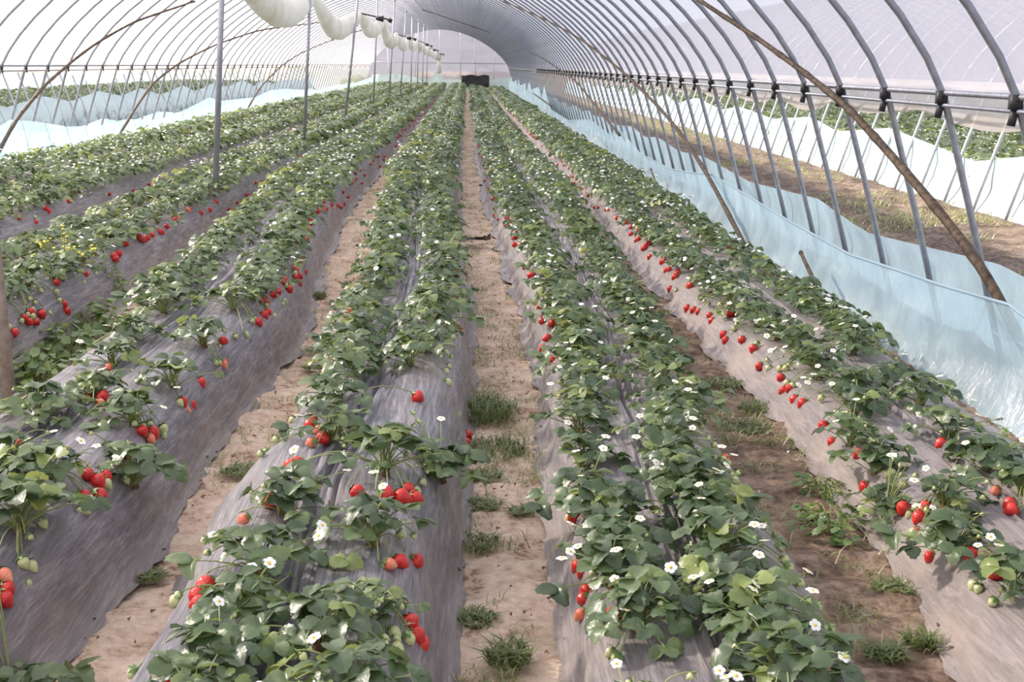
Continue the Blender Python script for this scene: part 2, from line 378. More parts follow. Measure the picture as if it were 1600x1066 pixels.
def edge_w(key, side, y):
    return 0.025*fbm(np.asarray(y)*2.1 + {'L': 3.1, 'R': 51.7}[side] + (ord(key[0])*7 + ord(key[-1]))*3.3, 0.5, 4)
def bed_surface(key, x, y):
    b = BEDS[key]; xl = b['l'](y) + edge_w(key, 'L', y); xr = b['r'](y) + edge_w(key, 'R', y)
    c = (xl+xr)/2; hw = (xr-xl)/2
    return np.interp(np.abs((x-c)/hw), PX, PZ, right=-0.05)*hscale(key)
def bed_mid(key, y):
    b = BEDS[key]; return float((b['l'](y)+b['r'](y))/2)
def bed_top(key, x, y): return float(bed_surface(key, x, y))
def hit_bed(px, py, lift=0.0):
    r = ray(px, py); r = r/np.linalg.norm(r); t = 1.8
    for _ in range(4000):
        p = CP + r*t
        z = max(float(bed_surface(k, p[0], p[1])) for k in BEDS)
        if p[2] < max(z, 0) + lift: return p
        t += max(0.004, (p[2]-0.35)*0.5)
    return p

# ------------------------------------------------------------------ ground
def lines(*seg):
    o = [seg[0][0]]
    for a, b, s in seg:
        n = max(1, round((b-a)/s)); o += list(np.linspace(a, b, n+1)[1:])
    return np.array(o)
gx = lines((-70, -12, 4), (-12, -5.2, .4), (-5.2, -2.6, .12), (-2.6, 2.3, .035), (2.3, 5.2, .07), (5.2, 12, .5), (12, 70, 4))
gy = lines((-8, 1.6, 1.2), (1.6, 9, .035), (9, 16, .10), (16, 40, .3), (40, 90, 2), (90, 260, 10))
X, Y = np.meshgrid(gx, gy)
Z = 0.026*fbm(X*4.5, Y*4.2, 4) + 0.024*ridge(X*4, Y*10, 3)*(np.abs(X) < 2.3) - 0.016
Z += 0.012*np.maximum(0, fbm(X*14, Y*14, 2))
out_m = np.clip((X-2.45)/.4, 0, 1)*np.clip((5.1-X)/.3, 0, 1)
Z += out_m*(0.14*np.maximum(0, fbm(X*2.2+9, Y*1.4, 4)+.15) + 0.05*np.abs(fbm(X*7, Y*7, 3)))
gme = mk_mesh('ground', np.stack([X, Y, Z], -1).reshape(-1, 3), grid_faces(len(gy), len(gx)), [M['ground']], smooth=True)
tag(link('ground', gme), kind='structure')
# ------------------------------------------------------------------ beds under plastic mulch
us = np.unique(np.concatenate([np.linspace(0, .22, 13), np.linspace(.22, 1, 25)]))
def u_lines(n_near):
    return np.concatenate([-us[::-1][:-1], us])
UU = u_lines(0)
def build_bed(key, near=True):
    b = BEDS[key]
    y0 = 1.6 if near else 2.5
    ys = lines((y0, 7.5, .03 if near else .1), (7.5, 16, .09), (16, 40, .3), (40, 68.4, 1.2))
    Yg, U = np.meshgrid(ys, UU, indexing='ij')
    eL = edge_w(key, 'L', ys)[:, None]; eR = edge_w(key, 'R', ys)[:, None]
    xl = b['l'](ys)[:, None] + eL; xr = b['r'](ys)[:, None] + eR
    c = (xl+xr)/2; hw = (xr-xl)/2
    off = (ord(key[0])*3 + ord(key[-1]))*1.7
    au = np.abs(U)
    # ragged hem lying on the soil
    hem = np.clip((au-.88)/.12, 0, 1)
    rag = 1 + hem*(0.15*fbm(Yg*3.6+off + 9*np.sign(U), U*0+2, 5))
    Xg = c + hw*U*rag
    Zg = np.interp(au, PX, PZ)*hscale(key)
    # creases: lengthwise gathers down the middle, slanting tucks on the flanks
    mid = np.exp(-((U-.06*fbm(Yg*1.2+off, 0*U, 2))/.17)**2)
    Zg = Zg + mid*0.042*ridge(U*34+off+1.3*fbm(Yg*.9, 0*U+off, 2), Yg*0.55+off, 3)
    fl = np.clip((au-.45)/.3, 0, 1)*np.clip((.94-au)/.1, 0, 1)
    q = ridge((U*5.0 + np.sign(U)*Yg*1.1)*1.5+off, Yg*1.3+U*2, 3)
    Xg = Xg + np.sign(U)*fl*0.016*q
    Zg = Zg + fl*0.006*q + 0.008*fbm(U*5+off, Yg*4, 4)*(au < .9) + .022*ridge(Yg*4.5+off, U*9, 3)*np.clip((au-.72)/.1, 0, 1)*np.clip((.96-au)/.06, 0, 1)
    Xg = Xg + 0.012*fl*fbm(Yg*5+off, U*8, 3)
    Zg = Zg + (au >= .86)*(0.004+0.022*np.maximum(0, fbm(Yg*7+off, U*12, 3)))
    V = np.stack([Xg, Yg, Zg], -1).reshape(-1, 3)
    me = mk_mesh('raised_bed', V, grid_faces(len(ys), len(UU)), [M['mulch']], smooth=True)
    return link('raised_bed', me)
bl = {'R1': 'long raised bed under grey plastic mulch just right of the centre path',
      'R2': 'long raised bed under dusty grey mulch beside the right-hand blue film',
      'L2': 'long raised bed under grey plastic mulch just left of the centre path',
      'L1': 'long mulched bed with broad shaded grey flank, second left of the centre path',
      'C': 'mulched raised bed with the steel posts along its right foot',
      'B': 'mulched raised bed, second in from the left-hand blue film',
      'A': 'mulched raised bed running right along the left-hand blue film'}
for k in BEDS:
    tag(build_bed(k, k in ('R1', 'R2', 'L2', 'L1')), bl[k], 'planting bed', 'raised strawberry beds')

# ------------------------------------------------------------------ greenhouse frame
XC = -1.48; HW = 3.6; RZ = 1.24; AP = 3.12; FOOT = 4.0
def cub(a, b, c, d, t): return a*(1-t)**3 + 3*b*t*(1-t)**2 + 3*c*t*t*(1-t) + d*t**3
def arch_half(inset=0.0, leg=True, n=14):
    t = np.linspace(0, 1, n)
    x = cub(HW, 3.30, 1.70, 0, t); z = cub(RZ, 1.95, AP, AP, t)
    if leg:
        x = np.concatenate([[FOOT, (FOOT+HW)/2], x]); z = np.concatenate([[-.05, RZ/2], z])
    s = (AP - inset)/AP
    return np.maximum(0, x - inset*(x > 1)) , z - inset*(z > 2)*1.0
def arch_full(cx=XC, leg=True, inset=0.0, n=14):
    x, z = arch_half(inset, leg, n)
    xs = np.concatenate([-x, x[::-1][1:]]) + cx; zs = np.concatenate([z, z[::-1][1:]])
    return xs, zs
def arch_hw(z):
    x, zz = arch_half(0, True, 40); return float(np.interp(z, zz, x))
def hoop_mesh(cx, r, n=8):
    xs, zs = arch_full(0, True, n=14)
    b = MB(); b.tube(np.stack([xs, 0*xs, zs], -1), r, n); return b.mesh('hoop', [M['steel']])
HY0 = 4.94 - 0.79*8; HOOPS = [HY0 + 0.79*k for k in range(94) if HY0 + 0.79*k < 68.5]
def roof_mesh(cx, y0, y1, sag=0.012, dy=0.395, inset=-0.022):
    xs, zs = arch_full(cx, False, inset=inset, n=22)
    ys = np.arange(y0, y1+.01, dy)
    Yg, I = np.meshgrid(ys, np.arange(len(xs)), indexing='ij')
    ph = np.cos((Yg - HY0)/0.79*2*np.pi)*.5 - .5
    Xg = xs[I] ; Zg = zs[I] + 0.0
    cxn = (Xg-cx); nrm = np.sqrt(cxn**2 + (Zg*1.5)**2)
    dsp = sag*ph + 0.006*fbm(Xg*2, Yg*1.1, 3)
    Xg = Xg + dsp*cxn/nrm; Zg = Zg + dsp*Zg*1.5/nrm + .012
    return mk_mesh('roof_film', np.stack([Xg, Yg, Zg], -1).reshape(-1, 3), grid_faces(len(ys), len(xs)), [M['roof']], smooth=True)
def flap_mesh(x, side, y0, y1, depth, mat, sag, seed, period=1.58, bag=0.05):
    """loose lower hem of the roof film hanging in shallow bags under the rail"""
    ys = np.arange(y0, y1, .1); n = 9
    T = np.linspace(0, 1, n)
    Yg, Tg = np.meshgrid(ys, T, indexing='ij')
    d = depth*(1 + .35*fbm(Yg*.25+seed, 0*Yg, 2)) + sag*np.abs(np.sin(np.pi*(Yg+seed+.5*vn(Yg*.4+seed, 0*Yg))/period))*np.clip(.6+1.6*fbm(Yg*.3+seed*3, 0*Yg, 2), 0.1, 1.3)
    Zg = RZ + .015 - d*Tg + .012*fbm(Yg*2+seed, Tg*5, 2)*Tg
    Xg = x + side*(d*Tg*.33 + bag*np.sin(np.pi*Tg) + .016*ridge(Tg*5+.5*np.sin(Yg*4), Yg*.8+seed, 2)*np.sin(np.pi*Tg))
    return mk_mesh('hem', np.stack([Xg, Yg, Zg], -1).reshape(-1, 3), grid_faces(len(ys), n), [mat], smooth=True)
fr = tag(empty('greenhouse_frame', (XC, 4.94, 0)), 'arched galvanised steel hoop frame of the greenhouse over the strawberry beds', 'greenhouse frame')
hm = hoop_mesh(0, .0165)
cb = MB(); cb.box((0, 0, 0), (.024, .022, .032)); cb.tube([(0, -.03, .012), (0, .03, .012)], .012, 6)
cb.tube([(.0, -.0, -.03), (.012, 0, -.10)], .018, 6); clipm = cb.mesh('rail_clip', [M['clip']])
for y in HOOPS:
    h = link('hoop', hm, fr, (0, y-4.94, 0))
    for s in ((1, -1) if y < 40 else ()):
        c = link('rail_clip', clipm, h, (s*(HW-.012), 0, RZ-.0), scale=(-s*.9, .9, .9) if s > 0 else (.6, .6, .55))
for s in (-1, 1):
    b = MB(); b.tube([(s*HW, -7, RZ+.02), (s*HW, 63.4, RZ+.02)], .014, 6); b.tube([(s*(HW-.004), -7, RZ-.035), (s*(HW-.004), 63.4, RZ-.035)], .010, 6)
    b.build('rail', M['steel'], fr)
b = MB(); b.tube([(0, -7, AP-.03), (0, 63.4, AP-.03)], .015, 6); b.build('ridge_pipe', M['steel'], fr)
for s in (-1, 1):
    b = MB(); b.tube([(s*1.75, -7, 2.78), (s*1.75, 63.4, 2.78)], .006, 5); b.build('purlin_wire', M['bamboo'], fr)
rf = link('roof_film', roof_mesh(XC, HOOPS[0], 68.6)); tag(rf, 'milky white plastic film stretched over the arched hoops of the greenhouse', 'plastic film')
h1 = link('hem', flap_mesh(XC+HW+.02, 1, -1, 68, .095, M['flap'], .055, 3.3, 1.58), rf); h1['label'] = 'dusty grey gathered hem hanging under the right rail'
h2 = link('hem', flap_mesh(XC-HW-.02, -1, 6, 68, .06, M['flap_tan'], .16, 8.1, 3.1), rf); h2['label'] = 'tan film bags sagging under the left rail'

# ------------------------------------------------------------------ end wall
EY = 68.7
xs, zs = arch_full(XC, True, n=18)
V = [(XC, EY, .2)] + [(x, EY, max(z, 0)) for x, z in zip(xs, zs)]
Fe = np.array([[0, i, i+1] for i in range(1, len(xs))])
ew = link('end_film', mk_mesh('end_film', np.array(V), Fe, [M['end']])); tag(ew, 'grey-lavender film closing the arched far end of the greenhouse', 'plastic film')
ef = tag(empty('end_wall_frame', (XC, EY-.04, 0)), 'thin upright poles and cross rail bracing the arched far end wall', 'greenhouse frame')
for dx in (-2.6, -1.3, 0, 1.1, 1.9, 2.8):
    b = MB(); z1 = float(np.interp(abs(dx), arch_half()[0][::-1], arch_half()[1][::-1])); b.tube([(dx, 0, 0), (dx + .12*math.sin(dx*3), 0, z1)], .022, 6); b.build('end_pole', M['steel_far'], ef)
b = MB(); b.tube([(-3.7, -.03, 1.42), (3.6, -.03, 1.42)], .018, 5); b.build('end_rail', M['steel'], ef)
# pale green skirt across the end, hauled up to a peak by the hanging curtain
xs = np.linspace(-5.0, 2.35, 150)
def end_top(x):
    peak = 1.05*np.exp(-np.abs(x+1.62)/.55) ; return np.maximum(.78 - .03*np.sin(x*2) - .22*np.clip((x+3.3)/1.4, 0, 1) + .1*np.clip((x-1)/.6, 0, 1), peak)
Xg, Tg = np.meshgrid(xs, np.linspace(0, 1, 12), indexing='ij')
Zg = Tg*end_top(Xg); Yg = EY-.35 + .07*fbm(Xg*2.2, Tg*3, 3) + .1*Tg
es = link('end_skirt', mk_mesh('end_skirt', np.stack([Xg, Yg, Zg], -1).reshape(-1, 3), grid_faces(150, 12), [M['green_film']], smooth=True))
tag(es, 'pale green film skirt across the foot of the far end wall', 'plastic film')
b = MB(); Xg, Tg = np.meshgrid(np.linspace(-.32, 1.12, 30), np.linspace(0, 1, 8), indexing='ij')
b.add(np.stack([Xg, EY-.62+.05*fbm(Xg*4, Tg*3, 2), .2+.62*Tg+.03*np.sin(Xg*9)*Tg], -1).reshape(-1, 3), grid_faces(30, 8))
tag(b.build('black_sheet', M['black']), 'black plastic sheet hung across the far end of the centre path', 'plastic sheet')

# ------------------------------------------------------------------ skirts (blue film along the sides)
def skirt(name, x, pts, mat, z0=-.01, folds=.02, lean=.05, seed=0., dy=.05, ymax=68.3, nT=12, belly=.06):
    P = np.array(pts); ys = np.unique(np.concatenate([np.arange(P[0, 0], min(14, ymax), dy), np.arange(14, ymax, dy*3)]))
    top = np.interp(ys, P[:, 0], P[:, 1]); T = np.linspace(0, 1, nT)
    Yg, Tg = np.meshgrid(ys, T, indexing='ij')
    tp = np.repeat(top[:, None], nT, 1)
    Zg = z0 + (tp - z0)*Tg
    xx = x(Yg) if callable(x) else x
    Xg = xx + lean*Tg + belly*np.sin(np.pi*Tg)*(.6+fbm(Yg*.7+seed, Tg*.5, 2)) + folds*ridge(Yg*2.4+seed+Tg*1.2, Tg*1.8, 3)*np.sin(np.pi*np.clip(Tg*.9+.1, 0, 1)) + .01*fbm(Yg*6, Tg*5+seed, 3)
    return link(name, mk_mesh(name, np.stack([Xg, Yg, Zg], -1).reshape(-1, 3), grid_faces(len(ys), nT), [mat], smooth=True))
XF = 2.10
tp = [(1700, 545), (1600, 500), (1569, 476), (1520, 462), (1462, 445), (1390, 420), (1323, 398), (1231, 347), (1156, 301), (1110, 273), (1078, 270), (1045, 264), (999, 241), (969, 206), (948, 209), (920, 187), (888, 188), (860, 171)]
top = [(lambda q: (q[1], q[2]))(at_x(a, b_, XF+.03)) for a, b_ in tp]
yy = top[-1][0]; ph = 0
while yy < 68:
    yy += 1.6 + .5*math.sin(yy); top.append((yy, .62 + .12*math.sin(ph*2.1) + (.10 if ph % 2 else -.08))); ph += 1
top = [(1.2, .45)] + top
s1 = skirt('side_skirt', XF, top, M['skirt'], folds=.034, seed=4.); tag(s1, 'translucent pale blue film skirt hung inside the right-hand hoops', 'plastic film')
sm_ = MB(); hq = np.array([(XF+.105, a, b_*.66) for a, b_ in top]); sm_.tube(hq[hq[:, 1] < 20], .003, 5); sm_.build('seam', M['skirt_out'], s1)
hemr = MB(); hp = np.array([(XF+.05, a, b_) for a, b_ in top]); hemr.tube(hp[hp[:, 1] < 30], .007, 6); hemr.build('rolled_hem', M['skirt_out'], s1)
tl_ = [(-200, 240), (0, 200), (20, 187), (60, 190), (110, 198), (160, 196), (200, 186), (250, 187), (295, 170), (330, 152), (345, 158), (400, 152), (425, 141), (445, 139), (500, 141), (525, 133), (555, 130), (580, 121), (600, 122)]
XL = -4.80
topl = [(lambda q: (q[1], q[2]))(at_x(a, b_, XL)) for a, b_ in tl_]
topl = [(6, .55)] + [t for t in topl if t[0] < 67] + [(68.4, .75)]
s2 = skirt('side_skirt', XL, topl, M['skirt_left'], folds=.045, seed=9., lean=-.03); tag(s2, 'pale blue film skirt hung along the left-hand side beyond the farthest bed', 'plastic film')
def wavy(y0, base, amp, seed, step=2.4):
    r = random.Random(seed); o = [(y0, base)]; y = y0; k = 0
    while y < 68: y += step*r.uniform(.5, 1); o.append((y, base + (amp if k % 2 else -amp)*r.uniform(.3, 1))); k += 1
    return o
s3 = skirt('outer_skirt', XC+FOOT+.10, wavy(2, .38, .06, 5), M['skirt'], seed=2., lean=-.02, dy=.08); tag(s3, 'low blue film skirt outside the right-hand hoops', 'plastic film')
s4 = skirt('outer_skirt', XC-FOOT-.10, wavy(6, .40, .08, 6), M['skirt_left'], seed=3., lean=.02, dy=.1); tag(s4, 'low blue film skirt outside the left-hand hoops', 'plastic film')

# ------------------------------------------------------------------ neighbouring greenhouses
def neighbour(cx, side, lab, y0):
    f = tag(empty('greenhouse_frame', (cx, 6, 0)), f'steel hoop frame of the neighbouring greenhouse to the {lab}', 'greenhouse frame')
    for k, y in enumerate(np.arange(y0, 68.5, .79)):
        link('hoop', hm2, f, (0, y-6, 0))
    for s in (-1, 1):
        b = MB(); b.tube([(s*HW, y0-6, RZ), (s*HW, 62.5, RZ)], .012, 5); b.build('rail', M['steel_far'], f)
    r = link('roof_film', roof_mesh(cx, y0, 68.6, dy=.79)); tag(r, f'white film roof of the neighbouring greenhouse to the {lab}', 'plastic film')
    link('hem', flap_mesh(cx-side*(HW+.02), -side, y0, 68, .10, M['flap'], .08, 5.+side, 2.3), r)
    xi = cx - side*(FOOT-.05)
    s = skirt('side_skirt', xi, wavy(y0, .58, .14, 20+side, 3.0), M['skirt_out'], seed=side*3., lean=side*.14, dy=.1, folds=.03)
    tag(s, f'white-blue film skirt of the neighbouring greenhouse to the {lab}', 'plastic film')
    s = skirt('far_skirt', cx + side*(HW+.1), wavy(y0, 1.2, .03, 30+side), M['skirt_out'], seed=side*5., dy=.3)
    tag(s, f'far blue skirt of the neighbouring greenhouse to the {lab}', 'plastic film')
hm2 = MB().tube(np.stack([arch_full(0)[0], 0*arch_full(0)[0], arch_full(0)[1]], -1), .017, 6).mesh('hoop', [M['steel_far']])
NR = 5.0 + FOOT; NL = -7.75 - FOOT
neighbour(NR, 1, 'right', 7.0); neighbour(NL, -1, 'left', 12.0)

# ------------------------------------------------------------------ steel posts under the ridge line
posts = [((334, 355), (346, 0)), ((473, 262), (484, 5)), ((535, 222), (559, 0)), ((582, 192), (590, 0)), ((606, 180), (617, 0)), ((624, 167), (636, 0))]
pl = ['galvanised steel post nearest the camera, rising beside the third bed on the left', 'second steel post from the camera in the row along the left',
      'third steel post from the camera, leaning a little to the right', 'fourth steel post from the camera in the left row',
      'fifth steel post from the camera in the left row', 'sixth steel post from the camera in the left row']
for i, (f_, t_) in enumerate(posts):
    a = at_z(*f_, 0); q = at_y(*t_, a[1]); dz = (q-a)/(q[2]-a[2]); zt = AP - .12
    e = MB(); r_ = .024 if i == 0 else .022
    e.tube([(0, 0, -.05), tuple(dz*zt)], r_, 10); e.tube([tuple(dz*(zt-.06)), tuple(dz*zt)], r_+.006, 8)
    tag(e.build('steel_post', M['steel'], loc=tuple(a)), pl[i], 'post', 'steel posts in a row')
for i, yq in enumerate((45.2, 51.0, 56.8, 62.5)):
    e = MB(); e.tube([(0, 0, -.05), (.06, 0, 3.0)], .022, 6); e.tube([(.058, 0, 2.94), (.06, 0, 3.0)], .03, 6)
    tag(e.build('steel_post', M['steel'], loc=(-1.97, yq, 0)), ['seventh steel post from the camera, thin with distance', 'eighth steel post from the camera, nearly at the far end', 'ninth steel post from the camera, second from the end wall', 'farthest thin steel post, standing before the end wall'][i], 'post', 'distant steel posts')
a = at_z(22, 690, 0); q = at_y(3, 500, a[1]); dd = (q-a)/(q[2]-a[2])
e = MB(); e.tube([(0, 0, -.03), tuple(dd*.5), tuple(dd*1.15)], [.024, .022, .02], 10); e.tube([tuple(dd*.75), tuple(dd*.78)], .026, 8)
tag(e.build('wooden_stake', M['stake'], loc=tuple(a)), 'thick grey wooden stake leaning at the left edge among green weeds', 'stake')

# ------------------------------------------------------------------ bamboo braces bent along the arch
def on_arch(px, py, inset=.045, side=1):
    r = ray(px, py); r = r/np.linalg.norm(r); lo, hi = 1.0, 80.0; t = 1.0
    while t < 75:
        p = CP + r*t
        z = p[2]
        if z > RZ-.3:
            w = arch_hw(min(z, AP-.001)) - inset if z < AP - inset else 0
            if abs(p[0]-XC) > w: return p
        t += .02
    return p
def brace(ptsA, ptsB, xp, r, lab):
    """ptsA: pixels above the rail (on the arch); ptsB: pixels below it (standing in the plane x=xp)"""
    P = [on_arch(*q) for q in ptsA]
    n = len(ptsB)
    for i, q in enumerate(ptsB):
        x = P[len(ptsA)-1][0]*(1-(i+1)/n) + xp*((i+1)/n); P.append(at_x(*q, x))
    P = np.array(P); P = P[np.argsort(-P[:, 2])]
    last = P[-1] + (P[-1]-P[-2])/np.linalg.norm(P[-1]-P[-2])*max(0, P[-1][2])*1.05
    if P[-1][2] > .05: P = np.vstack([P, last])
    # smooth in parameter
    s = np.concatenate([[0], np.cumsum(np.linalg.norm(np.diff(P, axis=0), axis=1))]); 
    u = np.linspace(0, s[-1], 60); Q = np.stack([np.interp(u, s, P[:, k]) for k in range(3)], -1)
    for _ in range(6): Q[1:-1] = (Q[:-2]+2*Q[1:-1]+Q[2:])/4
    base = Q[-1].copy(); e = MB(); rr = np.linspace(r*.75, r*1.1, 60)
    kn = np.zeros(60); kn[::5] = r*.16
    e.tube(Q-base, rr+kn, 8)
    tag(e.build('bamboo_brace', M['bamboo'], loc=tuple(base)), lab, 'brace', 'bent bamboo braces')
brace([(1092, 0), (1184, 60), (1254, 111)], [(1328, 171), (1416, 269), (1485, 352), (1541, 426), (1569, 482)], 2.2, .0205, 'thick dark brown bamboo brace crossing the hoops at the upper right, nearest the camera')
brace([(787, 2), (860, 34), (906, 60), (953, 95), (990, 128)], [(1030, 168), (1064, 208), (1106, 273), (1138, 334), (1182, 419)], 2.07, .017, 'brown bamboo brace ending beside the blue film peak on the right')
brace([(660, 15), (765, 50), (850, 92), (900, 126)], [(925, 158), (962, 204)], 2.07, .017, 'third bamboo brace along the right side, ending by the tied blue film')
brace([(741, 97), (795, 120)], [(828, 142), (860, 165)], 2.07, .018, 'short-looking farthest bamboo brace on the right side')
brace([(304, 2), (209, 34), (149, 68), (110, 98)], [(68, 135), (25, 187), (0, 233)], -4.7, .019, 'dark bamboo brace crossing the hoops at the far upper left')
brace([(506, 34), (405, 47), (338, 69), (280, 98)], [(236, 132), (203, 182), (184, 216)], -4.7, .018, 'bamboo brace ending in front of the left blue film, second from the left')
brace([(600, 38), (540, 54), (473, 81), (440, 102)], [(405, 138), (382, 179)], -4.7, .018, 'bamboo brace seen through the first and second steel posts')

# stakes by the right-hand skirt
def stick(p0, p1, x0, x1, r, mat, lab):
    a = at_x(*p1, x1); q = at_x(*p0, x0); e = MB(); d = q-a
    e.tube([tuple(-d*.15), (0, 0, 0), tuple(d*.5+[.004, 0, 0]), tuple(d)], [r, r, r*.95, r*.85], 7); e.tube([tuple(d*.97), tuple(d)], r*1.05, 7)
    tag(e.build('bamboo_stake', mat, loc=tuple(a)), lab, 'stake')
stick((1251, 394), (1286, 474), 1.99, 1.95, .013, M['bamboo'], 'short dark bamboo stake leaning against the right blue film')
stick((1017, 264), (1034, 315), 2.02, 1.98, .011, M['bamboo'], 'thin bamboo stake by the blue film, farther than the dark one')
stick((932, 227), (951, 243), 2.02, 2.0, .011, M['bamboo'], 'small distant bamboo stake at the foot of the right blue film')

# ------------------------------------------------------------------ rolled curtain film slung along the posts
hang = [(340, -75), (488, -4), (561, 21), (597, 28), (620, 54), (637, 58), (652, 63), (660, 70), (668, 75), (675, 78), (681, 82), (686, 84)]
HX = [-2.13, -2.10, -2.08, -2.06, -2.03, -2.0, -1.97, -1.93, -1.88, -1.82, -1.75, -1.62]
HP = []
for (px, py), x in zip(hang, HX):
    p = at_x(px, py, x)
    if p[1] > 67.5: p = at_y(px, py, 67.3)
    HP.append(p)
ct = tag(empty('rolled_curtain', tuple(HP[1])), 'off-white film curtain rolled up and slung in swags along the post row', 'curtain')
org = HP[1]
sagz = [.33, .36, .30, .40, .30, .28, .22, .22, .2, .2, .2]
for i in range(len(HP)-1):
    a, c = HP[i], HP[i+1]; n = 22; t = np.linspace(0, 1, n)
    P = a[None]*(1-t)[:, None] + c[None]*t[:, None]
    k = .42 if i % 2 else .55
    P[:, 2] -= sagz[i]*np.where(t < k, np.sin(np.pi/2*t/k)**1.1, np.sin(np.pi/2*(1-t)/(1-k)))**1.0
    P[:, 0] += .02*np.sin(t*7+i)
    r = .035 + .12*np.clip(np.sin(np.pi*t), 0, 1)**.45
    th = np.linspace(0, 2*np.pi, 20, endpoint=False)
    T = np.gradient(P, axis=0); T /= np.linalg.norm(T, axis=1)[:, None]
    A = np.cross(T, [0, 0, 1.]); A /= np.linalg.norm(A, axis=1)[:, None]; B = np.cross(A, T)
    rr = r[:, None]*(1 + .16*ridge(th[None]*2.3+i*3, t[:, None]*3+i, 2)*np.sin(np.pi*t)[:, None] - .05)
    V = P[:, None] + rr[..., None]*(.8*np.cos(th)[None, :, None]*A[:, None] + 1.12*np.sin(th)[None, :, None]*B[:, None])
    b = MB(); b.add(V.reshape(-1, 3)-org, grid_faces(n, 20, True)); b.build('swag', M['curtain'], ct)
t = np.linspace(0, 1, 14); pa = HP[-1]; b = MB()
b.tube(np.stack([pa[0]+0*t, pa[1]+.6*t, pa[2]*(1-t)+.95*t], -1)-org, .13-.05*np.sin(t*3), 12); b.build('hanging_tail', M['curtain'], ct)
for j, (i, dx) in enumerate(((2, 1), (4, 1), (6, 1), (8, 1), (10, 1))):
    p = HP[i]; q = at_y(*((hang[i][0]+(36, 28, 22, 16, 12)[j]), hang[i][1]+(4, 7, 9, 4, 3)[j]), p[1]) if j else at_y(609, 31, p[1])
    b = MB(); b.tube([p+[-.05, 0, .02], q], .016, 6); b.tube([p*.45+q*.55+[0, 0, -.02], p*.2+q*.8+[0, 0, -.01]], [.035, .06], 7); b.tube([p*.04+q*.96, q+[.04, 0, -.03]], .045, 6)
    tag(b.build('cross_bar', M['black']), ['nearest', 'second', 'third', 'fourth', 'farthest'][j] + ' dark cross bar with black ties holding the rolled curtain', 'bar', 'dark bars holding the curtain')

#PLANTS
# ------------------------------------------------------------------ strawberry leaf meshes
def leaflet(L, Wd, nst=10, fold=.28, droop=.35, cup=.1, serr=.06, seed=0):
    """one obovate serrated leaflet from the origin along +x, blade up +z"""
    r = random.Random(seed); t = np.linspace(0, 1, nst)
    w = Wd*.5*np.sin(np.pi*np.clip(t, 0, 1)**.80)**.50; w[0] = Wd*.06; w[-1] = Wd*.16
    if nst > 4: w[1:-1] *= 1 + serr*np.where(np.arange(1, nst-1) % 2, 1, -1)
    zc = -droop*L*t**2*.6 + .05*L*np.sin(np.pi*t)
    cols = np.array([-1, -.5, 0, .5, 1]) if nst > 4 else np.array([-1, 0, 1])
    V = []
    for i in range(nst):
        for c in cols:
            ed = abs(c)
            V.append((t[i]*L + (serr*.6*L if (ed == 1 and i % 2 and nst > 4) else 0)*.5, c*w[i], zc[i] + fold*ed*w[i]*(1 - 1.1*ed*cup*5) + (r.uniform(-.02, .02)*L if nst > 4 else 0)))
    return np.array(V), grid_faces(nst, len(cols))
def rotz(a): c, s = math.cos(a), math.sin(a); return np.array([[c, -s, 0], [s, c, 0], [0, 0, 1]])
def roty(a): c, s = math.cos(a), math.sin(a); return np.array([[c, 0, s], [0, 1, 0], [-s, 0, c]])
def rotx(a): c, s = math.cos(a), math.sin(a); return np.array([[1, 0, 0], [0, c, -s], [0, s, c]])
def tri_leaf(b, reach, h, size, tilt, seed, lod=0, mi=(0, 1), rnd=0., Rg=None, org=(0, 0, 0), stalk=True):
    """stalk arching out along +x and three leaflets"""
    r = random.Random(seed); Rg = np.eye(3) if Rg is None else Rg; org = np.asarray(org)
    if stalk:
        t = np.linspace(0, 1, 5); P = np.stack([reach*t**1.4, 0*t, h*np.sin(t*np.pi/2)], -1)
        b.tube(P @ Rg.T + org, np.linspace(.0022, .0014, 5), 4, mi=mi[1], cap=False)
    tip = np.array([reach, 0, h])
    for k, (a, s) in enumerate(((0, 1.0), (1.35, .92), (-1.35, .92))):
        V, Fq = leaflet(size*s, size*s*r.uniform(.82, .98), 10 if lod == 0 else 3, fold=r.uniform(.1, .75), droop=r.uniform(.0, .9), cup=r.uniform(0, .22), serr=.065, seed=seed+k)
        R_ = rotz(a + r.uniform(-.15, .15)) @ roty(r.uniform(-.35, .25)) @ rotx(r.uniform(-.6, .6))
        V = V @ R_.T; V = V @ roty(tilt).T + tip
        b.add(V @ Rg.T + org, Fq, mi=mi[0], rnd=rnd)
LEAVES = []
_r = random.Random(5)
for i in range(16):
    q = i/15; b = MB()
    reach = .018 + .105*q + _r.uniform(-.008, .008); h = .100 - .055*q + _r.uniform(-.015, .012); size = _r.uniform(.032, .050)
    tri_leaf(b, reach, h, size, .0 + .55*q + _r.uniform(-.35, .35), 100+i*7); LEAVES.append(b.mesh('leaf', [M['leaf'], M['stem']]))
LEAF_M = []          # cheap ones for joined foliage
